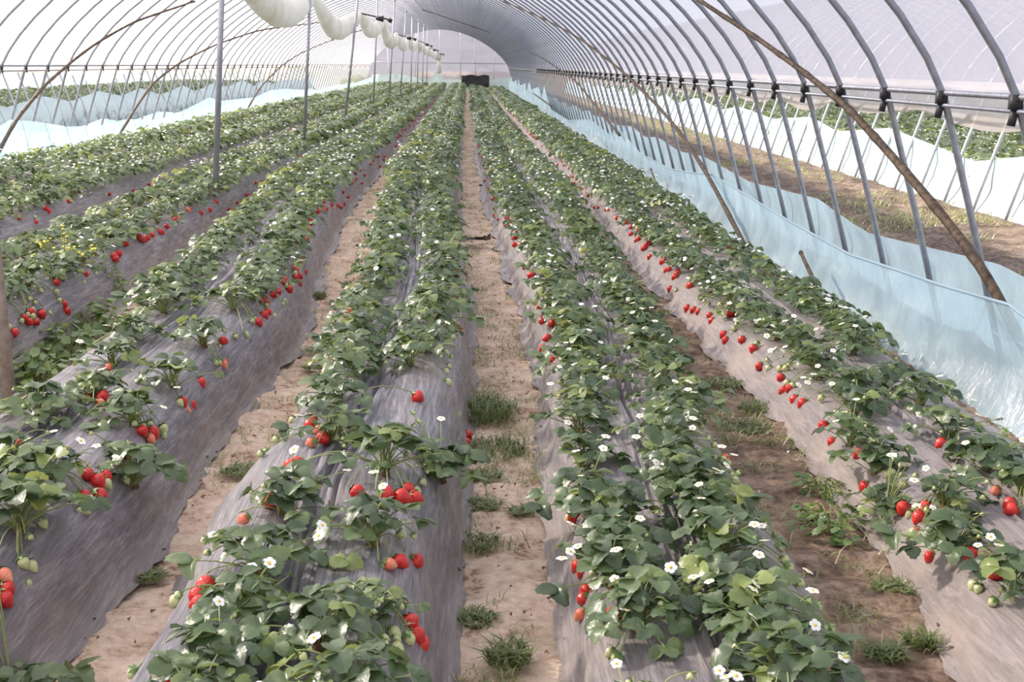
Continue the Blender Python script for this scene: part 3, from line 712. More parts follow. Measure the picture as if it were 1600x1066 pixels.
# berry / calyx / flower meshes
def berry_mesh(mat, L=.044, R=.0175, n=10):
    t = np.linspace(0, 1, 9); prof = R*np.sin(np.pi*np.clip(t*.97+.015, 0, 1)**.72)**.8
    th = np.linspace(0, 2*np.pi, n, endpoint=False)
    V = np.stack([prof[:, None]*np.cos(th), prof[:, None]*np.sin(th)*.95, np.repeat((-t*L)[:, None], n, 1)], -1).reshape(-1, 3)
    b = MB(); b.add(V, grid_faces(9, n, True)); b.add(np.array([[0, 0, -L*1.01]]+[list(V[8*n+i]) for i in range(n)]), None, [[0, 1+(i+1) % n, 1+i] for i in range(n)])
    b.add(np.array([[0, 0, .001]]+[list(V[i]) for i in range(n)]), None, [[0, 1+i, 1+(i+1) % n] for i in range(n)])
    return b.mesh('strawberry', [mat])
BERRY = {'r': [berry_mesh(M['red'], .046, .0205), berry_mesh(M['red'], .043, .0220)], 'w': [berry_mesh(M['pink'], .038, .0165)], 'g': [berry_mesh(M['unripe'], .032, .0145), berry_mesh(M['unripe'], .024, .011)]}
b = MB()
for k in range(6):
    a = k*math.pi/3; R_ = rotz(a)
    b.add(np.array([[0, -.003, .003], [0, .003, .003], [.011, .004, .0015], [.011, -.004, .0015], [.019, 0, -.003]]) @ R_.T, [[0, 3, 2, 1]], [[3, 4, 2]])
b.tube([(0, 0, .001), (.001, 0, .016)], .0014, 5); CALYX = b.mesh('calyx', [M['calyx']])
b = MB()
for k in range(5):
    R_ = rotz(k*2*math.pi/5)
    b.add(np.array([[.002, -.002, 0], [.002, .002, 0], [.007, -.0065, .0015], [.007, .0065, .0015], [.0125, -.0055, .0012], [.0125, .0055, .0012], [.0148, 0, .0005]]) @ R_.T, [[0, 2, 3, 1], [2, 4, 5, 3]], [[4, 6, 5]])
FLOWER = b.mesh('flower', [M['petal']])
b = MB(); th = np.linspace(0, 2*np.pi, 8, endpoint=False)
b.add(np.concatenate([np.stack([.0042*np.cos(th), .0042*np.sin(th), 0*th+.0005], -1), np.stack([.003*np.cos(th), .003*np.sin(th), 0*th+.003], -1), [[0, 0, .004]]]),
      [[i, (i+1) % 8, 8+(i+1) % 8, 8+i] for i in range(8)], [[8+i, 8+(i+1) % 8, 16] for i in range(8)])
FCEN = b.mesh('flower_centre', [M['pollen']])
b = MB(); th = np.linspace(0, 2*np.pi, 8, endpoint=False)
for (z0, r0, z1, r1) in ((-.005, .017, .008, .013), (.008, .013, .018, .006)):
    b.add(np.concatenate([np.stack([r0*np.cos(th), r0*np.sin(th), 0*th+z0], -1), np.stack([r1*np.cos(th), r1*np.sin(th), 0*th+z1], -1)]), [[i, (i+1) % 8, 8+(i+1) % 8, 8+i] for i in range(8)])
CROWN = b.mesh('crown', [M['seed']])

# ------------------------------------------------------------------ where the near fruit, flowers and plants stand
NEAR = {
 ('L2','L'): [(300,1066,.85),(345,1000,.95),(385,925,.95),(405,858,1.0),(441,765,1.0),(520,655,1.1),(530,605,1.1),(548,555,1)],
 ('L2','R'): [(553,1045,1.0),(500,968,1.0),(588,912,.7),(584,812,1.05),(600,705,1.3),(690,662,1.15),(640,545,1.1)],
 ('R1','L'): [(990,1072,.7),(1000,940,1.1),(960,868,1.1),(960,832,1.1),(955,785,1.1),(915,742,1.1),(908,690,1.1),(905,640,1.1)],
 ('R1','R'): [(1225,1040,1.1),(1200,980,1.15),(1165,925,1.05),(1125,885,1.),(1130,832,1.05),(1100,786,1.1),(1086,748,1.1),(1062,712,1.05),(1040,672,1.05)],
 ('R2','L'): [(1590,880,1.1),(1495,812,1.15),(1476,755,.95),(1390,725,.8),(1372,688,1.1),(1330,650,1.05)],
 ('R2','R'): [(1600,745,1.05),(1545,705,1.1),(1485,655,1.05),(1440,605,1.05),(1385,580,1.1),(1335,530,1.1)],
 ('L1','R'): [(5,870,1.),(28,775,1.2),(75,718,1.1),(205,668,1.25),(209,620,1.0),(270,560,1.1),(317,509,1.15),(365,458,1.1)],
 ('L1','L'): [(10,690,1.0),(60,625,1.15),(150,590,.9),(175,540,.9),(215,505,1.0),(255,465,1.)],
}
FRUIT = {'r': [(137,741),(165,743),(152,752),(130,776),(155,775),(10,920),(6,935),(33,690),(222,672),(238,676),(160,620),(142,618),(285,627),(298,633),(313,598),(350,567),(195,708),(348,532),(403,503),(412,492),(414,470),(427,460),(434,455),(443,437),(452,452),(418,487),
  (10,530),(22,520),(38,497),(46,503),(56,503),(48,487),(65,490),(100,475),(104,485),(133,428),(119,410),(178,400),(186,396),(181,405),(229,371),(237,367),(260,354),(278,343),
  (505,685),(485,665),(487,655),(455,728),(465,726),(322,915),(312,943),(311,930),(423,783),(265,1050),(558,769),(627,776),(637,765),(649,778),(730,680),(727,692),(724,704),(652,620),(625,877),(650,877),(640,973),(649,992),(656,1006),(318,925),(603,772),
  (897,808),(890,788),(880,776),(905,884),(912,893),(917,922),(912,936),(950,968),(959,962),(1132,718),(1176,950),
  (1047,452),(1074,482),(1084,484),(1092,487),(1109,493),(1113,501),(1131,523),(1134,532),(1159,531),(1177,545),(1187,572),(1220,590),(1224,610),(1234,607),(1242,625),(1255,631),(1287,665),(1301,691),(1342,709),(1357,710),(1352,761),(1412,793),(1436,808),(1448,792),(1432,832),(1455,871),(1518,866),(1553,888),(1559,894),(1578,788),(1582,796),(1471,693)],
 'w': [(236,686),(158,630),(292,641),(170,574),(350,570),(485,692),(498,673),(380,812),(270,1040),(513,938),(610,882),(622,940),(1555,768),(8,900),(1290,1046),(907,962),(1440,797)],
 'g': [(155,786),(168,758),(38,882),(258,683),(257,672),(370,528),(388,526),(418,478),(12,508),(78,490),(52,495),(45,493),(523,686),(525,672),(552,668),(603,762),(655,768),(716,702),(717,652),(722,648),(888,812),(872,773),(912,790),(916,783),(952,985),(1132,719),(1130,855),(1147,890),(1200,577),(1317,716),(1409,760),(1446,800),(1418,808),(1450,856),(1458,857),(1527,925),(1520,918),(1055,455),(1228,600)]}
BLOOM = [(1030,732),(1015,723),(1099,816),(1143,816),(1181,812),(994,683),(1048,887),(1084,902),(1076,873),(933,904),(977,953),(891,862),(903,854),(878,873),(901,761),(891,818),(922,772),(1082,669),(1105,675),(1128,698),(1116,687),(1124,738),(1105,732),(1124,1048),(1135,1058),(1150,1057),(1190,822),(1090,800),
 (1320,644),(1306,658),(1328,728),(1396,712),(1458,794),(1432,790),(1434,826),(1538,862),(1568,914),(1524,888),(1558,880),(1436,648),(1448,648),(1470,648),(1508,670),(1496,716),(1586,736),(1528,648),(1480,660),
 (584,738),(542,735),(634,814),(503,821),(498,838),(420,880),(608,1035),(651,729),(575,1052),(421,882),(342,940),(333,836),(69,787),(81,776),(74,792),(126,689),(84,674),(960,905),(890,835),
 (1000,650),(1008,640),(930,650),(880,700),(905,735),(1040,640),(1090,615),(870,640),(860,600),(1070,600),(1150,500),(1160,497),(1168,503),(1185,500),(1144,511),(1176,474),(1106,440),(1108,455),(1115,432),(1210,545),(1204,548),(1255,590),(1262,598),(1248,602),(1320,620),(1300,600)]

ORD = 'first second third fourth fifth sixth seventh eighth ninth tenth eleventh twelfth thirteenth fourteenth fifteenth sixteenth seventeenth eighteenth nineteenth twentieth'.split()
def ordinal(i):
    if i < 20: return ORD[i]
    t = {2: 'twenty', 3: 'thirty', 4: 'forty', 5: 'fifty', 6: 'sixty'}
    q = i+1
    return (t[q//10] + '-' + ORD[q % 10 - 1]) if q % 10 else {20: 'twentieth', 30: 'thirtieth', 40: 'fortieth', 50: 'fiftieth', 60: 'sixtieth'}[q]
ROWS = {}       # (bed, side) -> list of (x, y, scale)
PR = random.Random(31)
for bk in BEDS:
    for sd in 'LR':
        sg = -1 if sd == 'L' else 1
        L = []
        for (px, py, s) in NEAR.get((bk, sd), []):
            p = at_z(px, py + 8, HGT[bk] + .05); L.append((p[0], p[1], s))
        L.sort(key=lambda q: q[1])
        y = (L[-1][1] + .26) if L else {'C': 3.6, 'B': 6.5, 'A': 9.0}.get(bk, 2.0)
        while y < 68:
            w = BEDS[bk]['r'](y) - BEDS[bk]['l'](y)
            L.append((bed_mid(bk, y) + sg*w*.235 + PR.uniform(-.03, .03), y, PR.uniform(.92, 1.22)))
            y += PR.uniform(.21, .30) if y < 14 else PR.uniform(.22, .30)
        ROWS[(bk, sd)] = L
cand = []
for key, L in ROWS.items():
    for i, (x, y, s) in enumerate(L):
        px, py, D = proj((x, y, .35))
        if -70 < px < 1670 and py < 1130: cand.append((D, key, i))
cand.sort(key=lambda c: c[0])
SOLO = cand[:300]; SOLOSET = {(k, i) for _, k, i in SOLO}; DMAX = SOLO[-1][0]
SOLOPOS = [(ROWS[k][i][0], ROWS[k][i][1], k, i) for _, k, i in SOLO]
give = {}
def assign(kind, px, py):
    p = hit_bed(px, py, .018 if kind != 'f' else .085)
    if kind == 'f' and p[2] < .17: p = at_z(px, py, .22)
    best = min(SOLOPOS, key=lambda q: (q[0]-p[0])**2 + (q[1]-p[1])**2*.7)
    if math.hypot(best[0]-p[0], best[1]-p[1]) < .6: give.setdefault((best[2], best[3]), []).append((kind, p))
for kd, L in FRUIT.items():
    for q in L: assign(kd, *q)
for q in BLOOM: assign('f', *q)

def arc(p0, p1, up, n=6):
    t = np.linspace(0, 1, n)[:, None]; P = p0*(1-t) + p1*t; P[:, 2] += up*np.sin(np.pi*t[:, 0]); return P
counts = {}
def side_of(bk, x, y): return -1 if x < bed_mid(bk, y) else 1
NWORD = ['no', 'one', 'two', 'three', 'four', 'five', 'six', 'seven', 'eight', 'nine', 'ten']
SIDEN = {'L': 'left', 'R': 'right'}
seen_rank = {}
for D, key, i in SOLO: seen_rank.setdefault(key, []).append(i)
for key in seen_rank: seen_rank[key].sort()
for D, key, i in SOLO:
    bk, sd = key; x, y, s = ROWS[key][i]; z = bed_top(bk, x, y)
    r = random.Random(hash((ord(bk[0]), len(bk), bk[-1] == '2', sd == 'L', i)) & 0xffff)
    root = empty('strawberry_plant', (x, y, z)); o0 = np.array([x, y, z])
    rank = seen_rank[key].index(i)
    tag(root, f"{ordinal(rank)} strawberry plant from the camera in the {SIDEN[sd]} row, {BEDS[bk]['name'].replace(' of the centre path', ' of centre path')}", 'strawberry plant',
        f"strawberry plants in the {SIDEN[sd]} row of the {BEDS[bk]['name'].replace(', beside the left blue film', '')}")
    outw = -1 if sd == 'L' else 1
    nl = 25 if D < 4.2 else (20 if D < 6.5 else 16)
    sl_ = .98 if D < 5 else 1.03
    link('crown', CROWN, root)
    a0 = r.uniform(0, 6.28)
    hot = [math.atan2(p[1]-y, p[0]-x) for kd, p in give.get((key, i), []) if kd != 'f' and math.hypot(p[0]-x, p[1]-y) < .3]
    for k in range(nl):
        q = k/(nl-1)
        if q > .45 and any(abs((a0 + k*2.4 - h_ + math.pi) % (2*math.pi) - math.pi) < .55 for h_ in hot): continue
        q = k/(nl-1); me = LEAVES[min(15, max(0, int(q*15 + r.uniform(-1.2, 1.2))))]
        sc_ = s*r.uniform(.85, 1.12)*sl_
        link('leaf', me, root, (r.uniform(-.012, .012), r.uniform(-.012, .012), 0), (r.uniform(-.14, .14), r.uniform(-.14, .14), a0 + k*2.4 + r.uniform(-.3, .3)), (sc_*1.08, sc_*1.08, sc_*.92))
    items = list(give.get((key, i), []))
    far_rand = D > 5.3 or (bk in 'ABC')
    # random trusses hang to the outer shoulder
    def rand_berry(kd):
        w = BEDS[bk]['r'](y) - BEDS[bk]['l'](y); c = bed_mid(bk, y)
        xx = c + outw*w*r.uniform(.32, .385); yy = y + r.uniform(-.12, .12)
        return (kd, np.array([xx, yy, bed_top(bk, xx, yy) + .018]))
    if far_rand:
        pr = {('L1','R'): .9, ('C','R'): .9, ('R2','L'): .95, ('L2','R'): .5, ('L2','L'): .45, ('R1','L'): .55, ('B','R'): .8, ('A','R'): .5}.get(key, .2)
        if not any(t_[0] == 'r' for t_ in items) and r.random() < pr:
            base = rand_berry('r')
            items.append(base)
            for _ in range(r.choice((0, 1, 2, 2))):
                p = base[1] + [r.uniform(-.02, .02), r.uniform(-.05, .05), 0]; p[2] = bed_top(bk, p[0], p[1]) + .018; items.append((r.choice('rrwg'), p))
    for _ in range(r.choice((1, 2, 3)) if D < 7 else 0): items.append(rand_berry('g'))
    for _ in range(r.choice((2, 3, 4, 5)) if D < 6 else 0):
        a = r.uniform(0, 6.28); rr = r.uniform(.06, .14); xx = x + rr*math.cos(a) + outw*.02; w_ = .36*(BEDS[bk]['r'](y)-BEDS[bk]['l'](y)); xx = min(max(xx, bed_mid(bk, y)-w_), bed_mid(bk, y)+w_); yy = y + rr*math.sin(a); items.append(('b', np.array([xx, yy, bed_top(bk, xx, yy) + r.uniform(.03, .10)])))
    nf = {'R1': 4.5, 'R2': 4.5, 'L2': 1.6, 'L1': 1.8}.get(bk, 2)
    if D < 5: nf *= .6
    nf = int(nf*r.uniform(.4, 1.5) + .5) if D < 8 else int(nf*r.uniform(.5, 1.3))
    for _ in range(nf):
        a = r.uniform(0, 6.28); rr = r.uniform(.05, .15)
        xx = x + rr*math.cos(a) + outw*.03; yy = y + rr*math.sin(a); w_ = .38*(BEDS[bk]['r'](y)-BEDS[bk]['l'](y)); xx = min(max(xx, bed_mid(bk, y)-w_), bed_mid(bk, y)+w_); items.append(('f', np.array([xx, yy, bed_top(bk, xx, yy) + r.uniform(.07, .13)])))
    sb = MB(); nst = 0
    for kd, p in items:
        lp = p - o0
        # keep clear of neighbours in z
        if kd == 'f':
            fl = link('flower', FLOWER, root, tuple(lp), (r.uniform(-.7, .15), r.uniform(-.5, .5), r.uniform(0, 6)), r.uniform(.8, 1.05))
            if D < 7: link('flower_centre', FCEN, fl)
            if D < 7: sb.tube(arc(np.array([0, 0, .01]), lp - [0, 0, .003], .02), .0013, 4, cap=False); nst += 1
        else:
            me = r.choice(BERRY['g' if kd == 'b' else kd]); dn = 1 if p[0] > bed_mid(bk, p[1]) else -1
            tilt = r.uniform(.9, 1.25) if abs(p[0]-bed_mid(bk, y)) < .25 else r.uniform(.45, .9)
            sc_ = r.uniform(.85, 1.1)*(.5 if kd == 'b' else 1)
            R_ = Euler((r.uniform(-.5, .5), -dn*tilt if dn > 0 else tilt, 0), 'XYZ')
            ax = np.array(R_.to_matrix() @ Vector((0, 0, 1)))
            be = link('strawberry', me, root, tuple(lp + ax*.018*sc_), R_, sc_)
            if D < 8: link('calyx', CALYX, be, scale=1.0 if kd != 'b' else 1.35)
            if D < 7: sb.tube(arc(np.array([0, 0, .01]), lp + ax*.032*sc_, .035), .0016, 4, cap=False); nst += 1
    if nst: sb.build('flower_stalks', M['stem'], root)

# ------------------------------------------------------------------ the countless plants beyond: one object
def plant_template(seed, nl, mode, nfl, nb, spread=1.0):
    """joined foliage: mode 0 = three folded leaflets a leaf, 1 = single quads"""
    r = random.Random(seed); b = MB()
    for k in range(nl):
        q = (k+.5)/nl; a = k*2.4 + r.uniform(-.3, .3); R_ = rotz(a)
        reach = (.02 + .13*q)*spread; h = .11 - .055*q + r.uniform(-.02, .02); size = r.uniform(.042, .058); v = r.random()
        if mode == 0: tri_leaf(b, reach, h, size, .05+.5*q+r.uniform(-.2, .3), seed*50+k, lod=1, rnd=v, Rg=R_, mi=(0, 0), stalk=False)
        else:
            w = size*(1.1 if mode == 1 else 1.5); V, Fq = leaflet(w*1.5, w*1.4, 3, fold=r.uniform(.1, .5), droop=r.uniform(.2, .7), seed=seed+k)
            V = V @ (roty(.1+.4*q+r.uniform(-.4, .4)) @ rotx(r.uniform(-.5, .5))).T + [reach*.8, 0, h]; b.add(V @ R_.T, Fq[:], mi=0, rnd=v)
    for k in range(nfl):
        a = r.uniform(0, 6.28); rr = r.uniform(.03, .17); c = np.array([rr*math.cos(a), rr*math.sin(a), r.uniform(.10, .16)])
        s = .013; R_ = rotz(r.uniform(0, 2)) @ rotx(r.uniform(-.6, .2)); s = .0105; b.add(np.array([[-s, -s*.6, 0], [0, -s, .001], [s, -s*.3, 0], [s*.6, s, 0], [-s*.6, s, .001]]) @ R_.T + c, None, [[0, 1, 2], [0, 2, 3], [0, 3, 4]], mi=1)
    return b
def berry_blob(b, c, s, mi):
    V = np.array([[1, 0, 0], [0, 1, 0], [-1, 0, 0], [0, -1, 0], [0, 0, .8], [0, 0, -1.3]])*s + c
    b.add(V, None, [[0, 1, 4], [1, 2, 4], [2, 3, 4], [3, 0, 4], [1, 0, 5], [2, 1, 5], [3, 2, 5], [0, 3, 5]], mi=mi)
def assemble(templates, inst):
    """inst: list of (template index, x, y, z, scale, rot, rnd shift)"""
    Vs = []; F4 = []; F3 = []; m4_ = []; m3_ = []; a4 = []; a3 = []; n = 0
    T = []
    for b in templates:
        V = np.concatenate(b.V); T.append((V, np.concatenate(b.F4) if b.F4 else np.zeros((0, 4), int), np.concatenate(b.F3) if b.F3 else np.zeros((0, 3), int),
            np.concatenate(b.m4) if b.m4 else np.zeros(0), np.concatenate(b.m3) if b.m3 else np.zeros(0), np.concatenate(b.a4) if b.a4 else np.zeros(0), np.concatenate(b.a3) if b.a3 else np.zeros(0)))
    for (ti, x, y, z, s, ro, dv) in inst:
        V, f4, f3, q4, q3, v4, v3 = T[ti]
        Vs.append((V @ rotz(ro).T)*s + [x, y, z]); F4.append(f4+n); F3.append(f3+n); m4_.append(q4); m3_.append(q3); a4.append(np.clip(v4+dv, 0, 1)); a3.append(v3); n += len(V)
    return np.concatenate(Vs), [np.concatenate(F4), np.concatenate(F3)], np.concatenate(m4_+m3_), np.concatenate(a4+a3)
TA = [plant_template(k, 17, 0, 5, 0) for k in range(8)]
TB = [plant_template(20+k, 20, 1, 4, 0) for k in range(8)]
TC = [plant_template(40+k, 9, 2, 2, 0) for k in range(8)]
TBR = []
for k, (nr_, ng) in enumerate(((1, 1), (2, 1), (3, 0), (1, 2))):
    b = MB(); r = random.Random(k)
    for j in range(nr_): berry_blob(b, np.array([r.uniform(-.015, .015), r.uniform(-.05, .05), 0]), .017, 2)
    for j in range(ng): berry_blob(b, np.array([r.uniform(-.015, .015), r.uniform(-.06, .06), 0]), .013, 3)
    TBR.append(b)
TALL = TA + TB + TC + TBR
inst = []
for key, L in ROWS.items():
    bk, sd = key; outw = -1 if sd == 'L' else 1
    for i, (x, y, s) in enumerate(L):
        if (key, i) in SOLOSET: continue
        px, py, D = proj((x, y, .35))
        if px < -260 or px > 1800 or py > 1250 or D < 1: continue
        base = 0 if D < 16 else (8 if D < 32 else 16)
        inst.append((base + PR.randrange(8), x, y, bed_top(bk, x, y), s*(1.1 if D < 32 else 1.15), PR.uniform(0, 6.28), PR.uniform(-.15, .15)))
        pr = {('L1','R'): .9, ('C','R'): .85, ('R2','L'): .8, ('L2','R'): .7, ('L2','L'): .4, ('R1','L'): .5, ('B','R'): .8, ('A','R'): .5}.get(key, .1)
        if D < 45 and PR.random() < pr:
            w = BEDS[bk]['r'](y) - BEDS[bk]['l'](y); xx = bed_mid(bk, y) + outw*w*PR.uniform(.37, .43)
            inst.append((24 + PR.randrange(4), xx, y, bed_top(bk, xx, y)+.02, 1.1, 0, 0))
V, Fc, mi, at = assemble(TALL, inst)
MM = [M['leaf_m'], M['petal'], M['red'], M['unripe']]
tag(link('strawberry_plants', mk_mesh('strawberry_plants', V, Fc, MM, mi, attr=at)), 'mass of distant strawberry plants filling the far ends of all the beds', 'strawberry plants', kind='stuff')
# beds and plants inside the neighbouring greenhouses
def nb_field(xs, y0, lab):
    ins = []
    for j, xb in enumerate(xs):
        ys = lines((y0, 30, .6), (30, 68, 2)); U = np.linspace(-1, 1, 15)
        Yg, Ug = np.meshgrid(ys, U, indexing='ij'); Xg = xb + .37*Ug + .02*fbm(Yg, Ug, 2); Zg = np.interp(np.abs(Ug), PX, PZ)
        tag(link('raised_bed', mk_mesh('raised_bed', np.stack([Xg, Yg, Zg], -1).reshape(-1, 3), grid_faces(len(ys), 15), [M['mulch']], smooth=True)),
            f'mulched bed in the neighbouring greenhouse to the {lab}, {ORD[j]} from our side', 'planting bed', f'beds in the {lab} neighbouring greenhouse')
        for sg in (-1, 1):
            y = y0
            while y < 67:
                px, py, D = proj((xb, y, .35))
                if -150 < px < 1750: ins.append(((8 if D < 22 else 16) + PR.randrange(8), xb + sg*.17 + PR.uniform(-.04, .04), y, .26, PR.uniform(1.1, 1.4), PR.uniform(0, 6.28), PR.uniform(-.15, .15)))
                y += PR.uniform(.24, .32)
    V, Fc, mi, at = assemble(TALL, ins)
    tag(link('strawberry_plants', mk_mesh('strawberry_plants', V, Fc, MM, mi, attr=at)), f'strawberry plants seen beyond the skirt of the {lab} neighbouring greenhouse', 'strawberry plants', kind='stuff')
nb_field([NR - FOOT + .6 + .94*k for k in range(7)], 9, 'right')
nb_field([NL + FOOT - .6 - .94*k for k in range(7)], 16, 'left')

# ------------------------------------------------------------------ weeds and grass
def grass_tuft(n, rad, h, seed, base=0.0):
    r = random.Random(seed); b = MB()
    for k in range(n):
        a = r.uniform(0, 6.28); d = rad*math.sqrt(r.random()); L = h*r.uniform(.3, 1.0)**1.3; w = r.uniform(.002, .0036); la = r.uniform(0, 6.28); ln = L*r.uniform(.3, 1.2) + .02
        c = np.array([d*math.cos(a), d*math.sin(a), -.005]); dr = np.array([math.cos(la), math.sin(la), 0]); pr = np.array([-dr[1], dr[0], 0])*w
        P = [c, c + dr*ln*.35 + [0, 0, L*.6], c + dr*ln + [0, 0, L*.75]]
        b.add(np.array([P[0]-pr, P[0]+pr, P[1]+pr, P[1]-pr, P[2]]), [[0, 1, 2, 3]], [[3, 2, 4]], rnd=r.random())
    return b
TUFT = [(752,655,.11,.20,'tall grass tuft at the right foot of the bed left of centre path'),(770,705,.12,.10,'wide low grass patch in the centre path below the tall tuft'),(768,640,.10,.15,'grass tuft in the centre path just behind the tall one'),
 (752,792,.06,.06,'small grass patch at the left edge of the centre path'),(742,850,.07,.05,'low grass patch on the left of the centre path nearer the camera'),(815,800,.04,.03,'sparse weeds near the middle of the centre path'),
 (795,1035,.05,.12,'thin upright grass blades at the near end of the centre path'),(745,970,.05,.05,'small tuft at the left edge near the end of the centre path'),(755,745,.06,.05,'low weeds between two grass patches in the centre path'),
 (380,738,.07,.05,'dusty weed patch in the left path beside the ragged film hem'),(236,902,.04,.03,'tiny weed by the film corner in the left path'),(500,548,.08,.04,'flat green weed patch in the middle of the left path'),(490,575,.05,.04,'small weeds beside the shaded bed in the left path'),
 (1440,1008,.035,.08,'bright small grass tuft in the right path near the camera'),(1385,1025,.05,.06,'dry grass clump at the near end of the right path'),(1165,670,.10,.05,'low weed patch in the right path beside the middle bed'),(1130,600,.08,.05,'grassy weeds farther up the right path'),(1395,925,.05,.06,'weeds hugging the foot of the right bed'),(1180,640,.07,.07,'grass tuft against the left foot of the right bed'),
 (495,465,.06,.09,'grass tuft at the foot of the shaded bed, far up the left path'),(880,330,.14,.10,'green grass patch far up the right path'),(900,355,.1,.08,'pale grass in the right path, below the farther patch')]
for i, (px, py, rad, h, lab) in enumerate(TUFT):
    p = at_z(px, py, 0); n = int(70 + rad*1700); h *= .6
    tag(grass_tuft(n, rad, h, i).build('grass_tuft', M['grass'], loc=(p[0], p[1], .005)), lab, 'grass')
def weed_leaf(b, c, R_, size, v, rnd):
    n = 7; th = np.linspace(-2.6, 2.6, n); rr = size*(1+.16*np.cos(th*5))
    V = np.concatenate([[[0, 0, 0]], np.stack([size*.7 + rr*np.cos(th)*.8, rr*np.sin(th)*.8, .12*size*np.cos(th*2)], -1)])
    b.add(V @ R_.T + c, None, [[0, i+1, i+2] for i in range(n-1)], rnd=rnd)
def broad_weed(n, rad, h, size, seed, lean=0):
    """creeping weed: round lobed leaves on short stalks"""
    r = random.Random(seed); root = MB(); st = MB()
    for k in range(n):
        a = r.uniform(0, 6.28); d = rad*math.sqrt(r.random()); q = 1 - d/rad
        c = np.array([d*math.cos(a), d*math.sin(a)*1.2, h*(.25 + .75*r.random())*(.4+.6*q)])
        R_ = rotz(a + r.uniform(-.8, .8)) @ roty(r.uniform(-.1, .8)) @ rotx(r.uniform(-.5, .5))
        weed_leaf(root, c, R_, size*r.uniform(.6, 1.2), 0, r.random())
        if k % 2 == 0: st.tube(arc(np.array([c[0]*.4, c[1]*.4, 0]), c, .02, 4), .0016, 4, cap=False)
    return root, st
WEED = [(1302,830,.13,.10,.020,90,'broad-leaved creeping weed at the foot of the right bed'),(1283,768,.09,.07,.016,60,'smaller weed just above the broad-leaved one in the right path'),
 (75,560,.20,.20,.030,220,'dense dark green weeds filling the path at the far left'),(150,520,.16,.20,.028,170,'green weed clump between the beds at the left'),(30,600,.14,.20,.03,140,'leafy weeds around the leaning wooden stake'),
 (168,478,.10,.33,.024,110,'upright leafy weed growing between the beds at the left'),(128,350,.10,.28,.024,70,'bright green weed between the farther left beds')]
for i, (px, py, rad, h, sz, n, lab) in enumerate(WEED):
    p = at_z(px, py, 0)
    if lab.startswith(('dense', 'green weed', 'leafy', 'upright')): p[0] = min(max(p[0], -1.83), -1.62) if lab.startswith(('dense','green','leafy')) else p[0]
    e = tag(empty('weed', (p[0], p[1], 0)), lab, 'weed'); a_, s_ = broad_weed(n, rad, h, sz, 50+i)
    o = link('leaves', a_.mesh('leaves', [M['weed']], attr=True), e); o['kind'] = 'stuff'; s_.build('stems', M['stem'], e)
# flowering mustard-like weed
p = at_z(105, 470, .1); e = tag(empty('weed', (p[0], p[1], .05)), 'tall spindly weed with small yellow flowers at the left', 'weed'); st = MB(); fl = MB(); lf = MB(); r = random.Random(3)
for k in range(16):
    a = r.uniform(0, 6.28); tip = np.array([r.uniform(-.16, .16), r.uniform(-.2, .2), r.uniform(.26, .44)]); P = arc(np.array([0, 0, 0.]), tip, .04, 6); st.tube(P, .0022, 4, cap=False)
    for j in range(5):
        c = tip + [r.uniform(-.02, .02), r.uniform(-.02, .02), r.uniform(-.02, .02)]; s = .006; fl.add(np.array([[-s, -s, 0], [s, -s, 0], [s, s, .002], [-s, s, 0]]) @ rotx(r.uniform(-.6, .6)).T + c, [[0, 1, 2, 3]])
    for j in range(4):
        c = P[1 + j % 4]; weed_leaf(lf, c, rotz(r.uniform(0, 6)) @ roty(r.uniform(-.4, .5)), .018, 0, r.random())
st.build('stems', M['stem'], e); o = fl.build('flowers', M['mustard'], e, smooth=False); o['kind'] = 'stuff'; o = link('leaves', lf.mesh('leaves', [M['weed']], attr=True), e); o['kind'] = 'stuff'
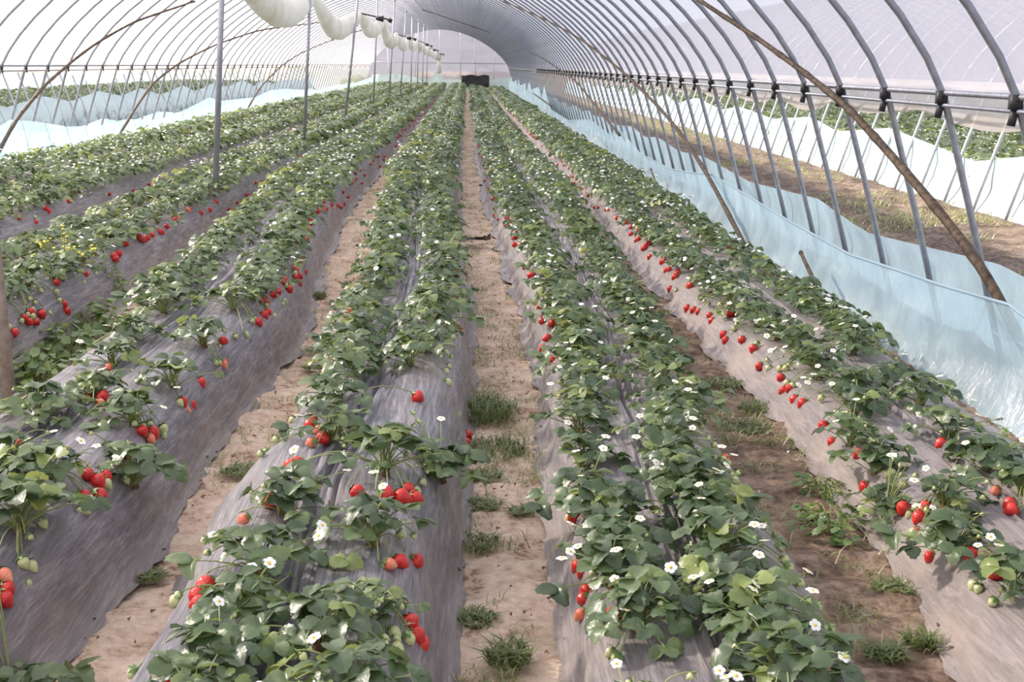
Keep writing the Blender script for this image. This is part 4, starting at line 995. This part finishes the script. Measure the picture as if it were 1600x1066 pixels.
# scattered ground grass outside on the right strip, in the far paths, and behind the end wall
def scatter(name, spots, lab, n=18, rad=.08, h=.09, wid=1.0):
    ts = [grass_tuft(n, rad, h, 300+k) for k in range(6)]
    ins = [(PR.randrange(6), x, y, z, s*wid, PR.uniform(0, 6.28), 0) for x, y, z, s in spots]
    V, Fc, mi, at = assemble(ts, ins); tag(link(name, mk_mesh(name, V, Fc, [M['grass']], mi*0, attr=at)), lab, 'grass', kind='stuff')
sp = []
while len(sp) < 900:
    y = 6 + 40*PR.random()**1.5; x = PR.uniform(2.9, 4.9)
    if float(fbm(x*1.1, y*.6, 3)) > .02: sp.append((x, y, .03, PR.uniform(.8, 1.8)))
scatter('outside_grass', sp, 'sparse grass on the bare earth strip between the two greenhouses on the right', 18, .11, .045)
sp = []
for (xf, lo, hi, cnt) in ((.12, 4, 40, 420), (1.08, 4.5, 40, 480), (-.95, 4, 40, 260), (-1.85, 6, 60, 420), (-2.88, 8, 60, 260), (.15, 2.6, 9, 60), (1.04, 2.8, 5, 70)):
    for _ in range(cnt):
        y = lo + (hi-lo)*PR.random()**1.6; 
        k1 = 'R1' if 0 < xf < .5 else 'R2' if xf > 1 else 'L2' if xf > -1 else 'L1' if xf > -2 else 'C'
        xe = (float(BEDS[k1]['l'](y))) if True else xf
        sp.append((xe - PR.uniform(-.01, .30), y, 0.0, PR.uniform(.35, .8)))
scatter('path_grass', sp, 'thin grass and weeds creeping along the paths between the beds', 12, .07, .07)
sp = [(PR.uniform(-6, 3.5), PR.uniform(70, 74), 0, PR.uniform(5, 10)) for _ in range(260)]
scatter('end_weeds', sp, 'green bushes showing dimly through the far end film', 22, .12, .13, 1.0)
# dry crumbs, dropped petals and dead leaves on the paths
r = random.Random(9); b = MB()
for _ in range(360):
    y = 2.3 + 9*r.random()**1.7; k = r.choice(('R1', 'R2', 'L2', 'L2', 'R1')); x = float(BEDS[k]['l'](y)) - r.uniform(-.02, .28); s = r.uniform(.003, .009)
    b.add(np.array([[-s, -s*.5, .006], [s, -s*.4, .012], [s*.8, s*.6, .006], [-s*.7, s*.5, .014]]) @ rotz(r.uniform(0, 6)).T + [x, y, .005], [[0, 1, 2, 3]], mi=0 if r.random() < .86 else 1)
tag(link('leaf_litter', b.mesh('leaf_litter', [M['seed'], M['petal']], smooth=False)), 'dead leaf bits and dropped white petals on the soil paths', 'litter', kind='stuff')
# dark scrap of torn film by the centre path
e = MB(); Xg, Tg = np.meshgrid(np.linspace(0, 1, 14), np.linspace(0, 1, 6), indexing='ij')
e.add(np.stack([-.10+.2*Xg, .10*Tg+.04*np.sin(Xg*7), .02+.05*np.abs(fbm(Xg*3, Tg*4, 3))+.05*Xg*(1-Tg)], -1).reshape(-1, 3), grid_faces(14, 6))
p = at_z(746, 383, .02); tag(e.build('film_scrap', M['black'], loc=tuple(p)), 'torn black film scrap lying across the centre path', 'plastic scrap')
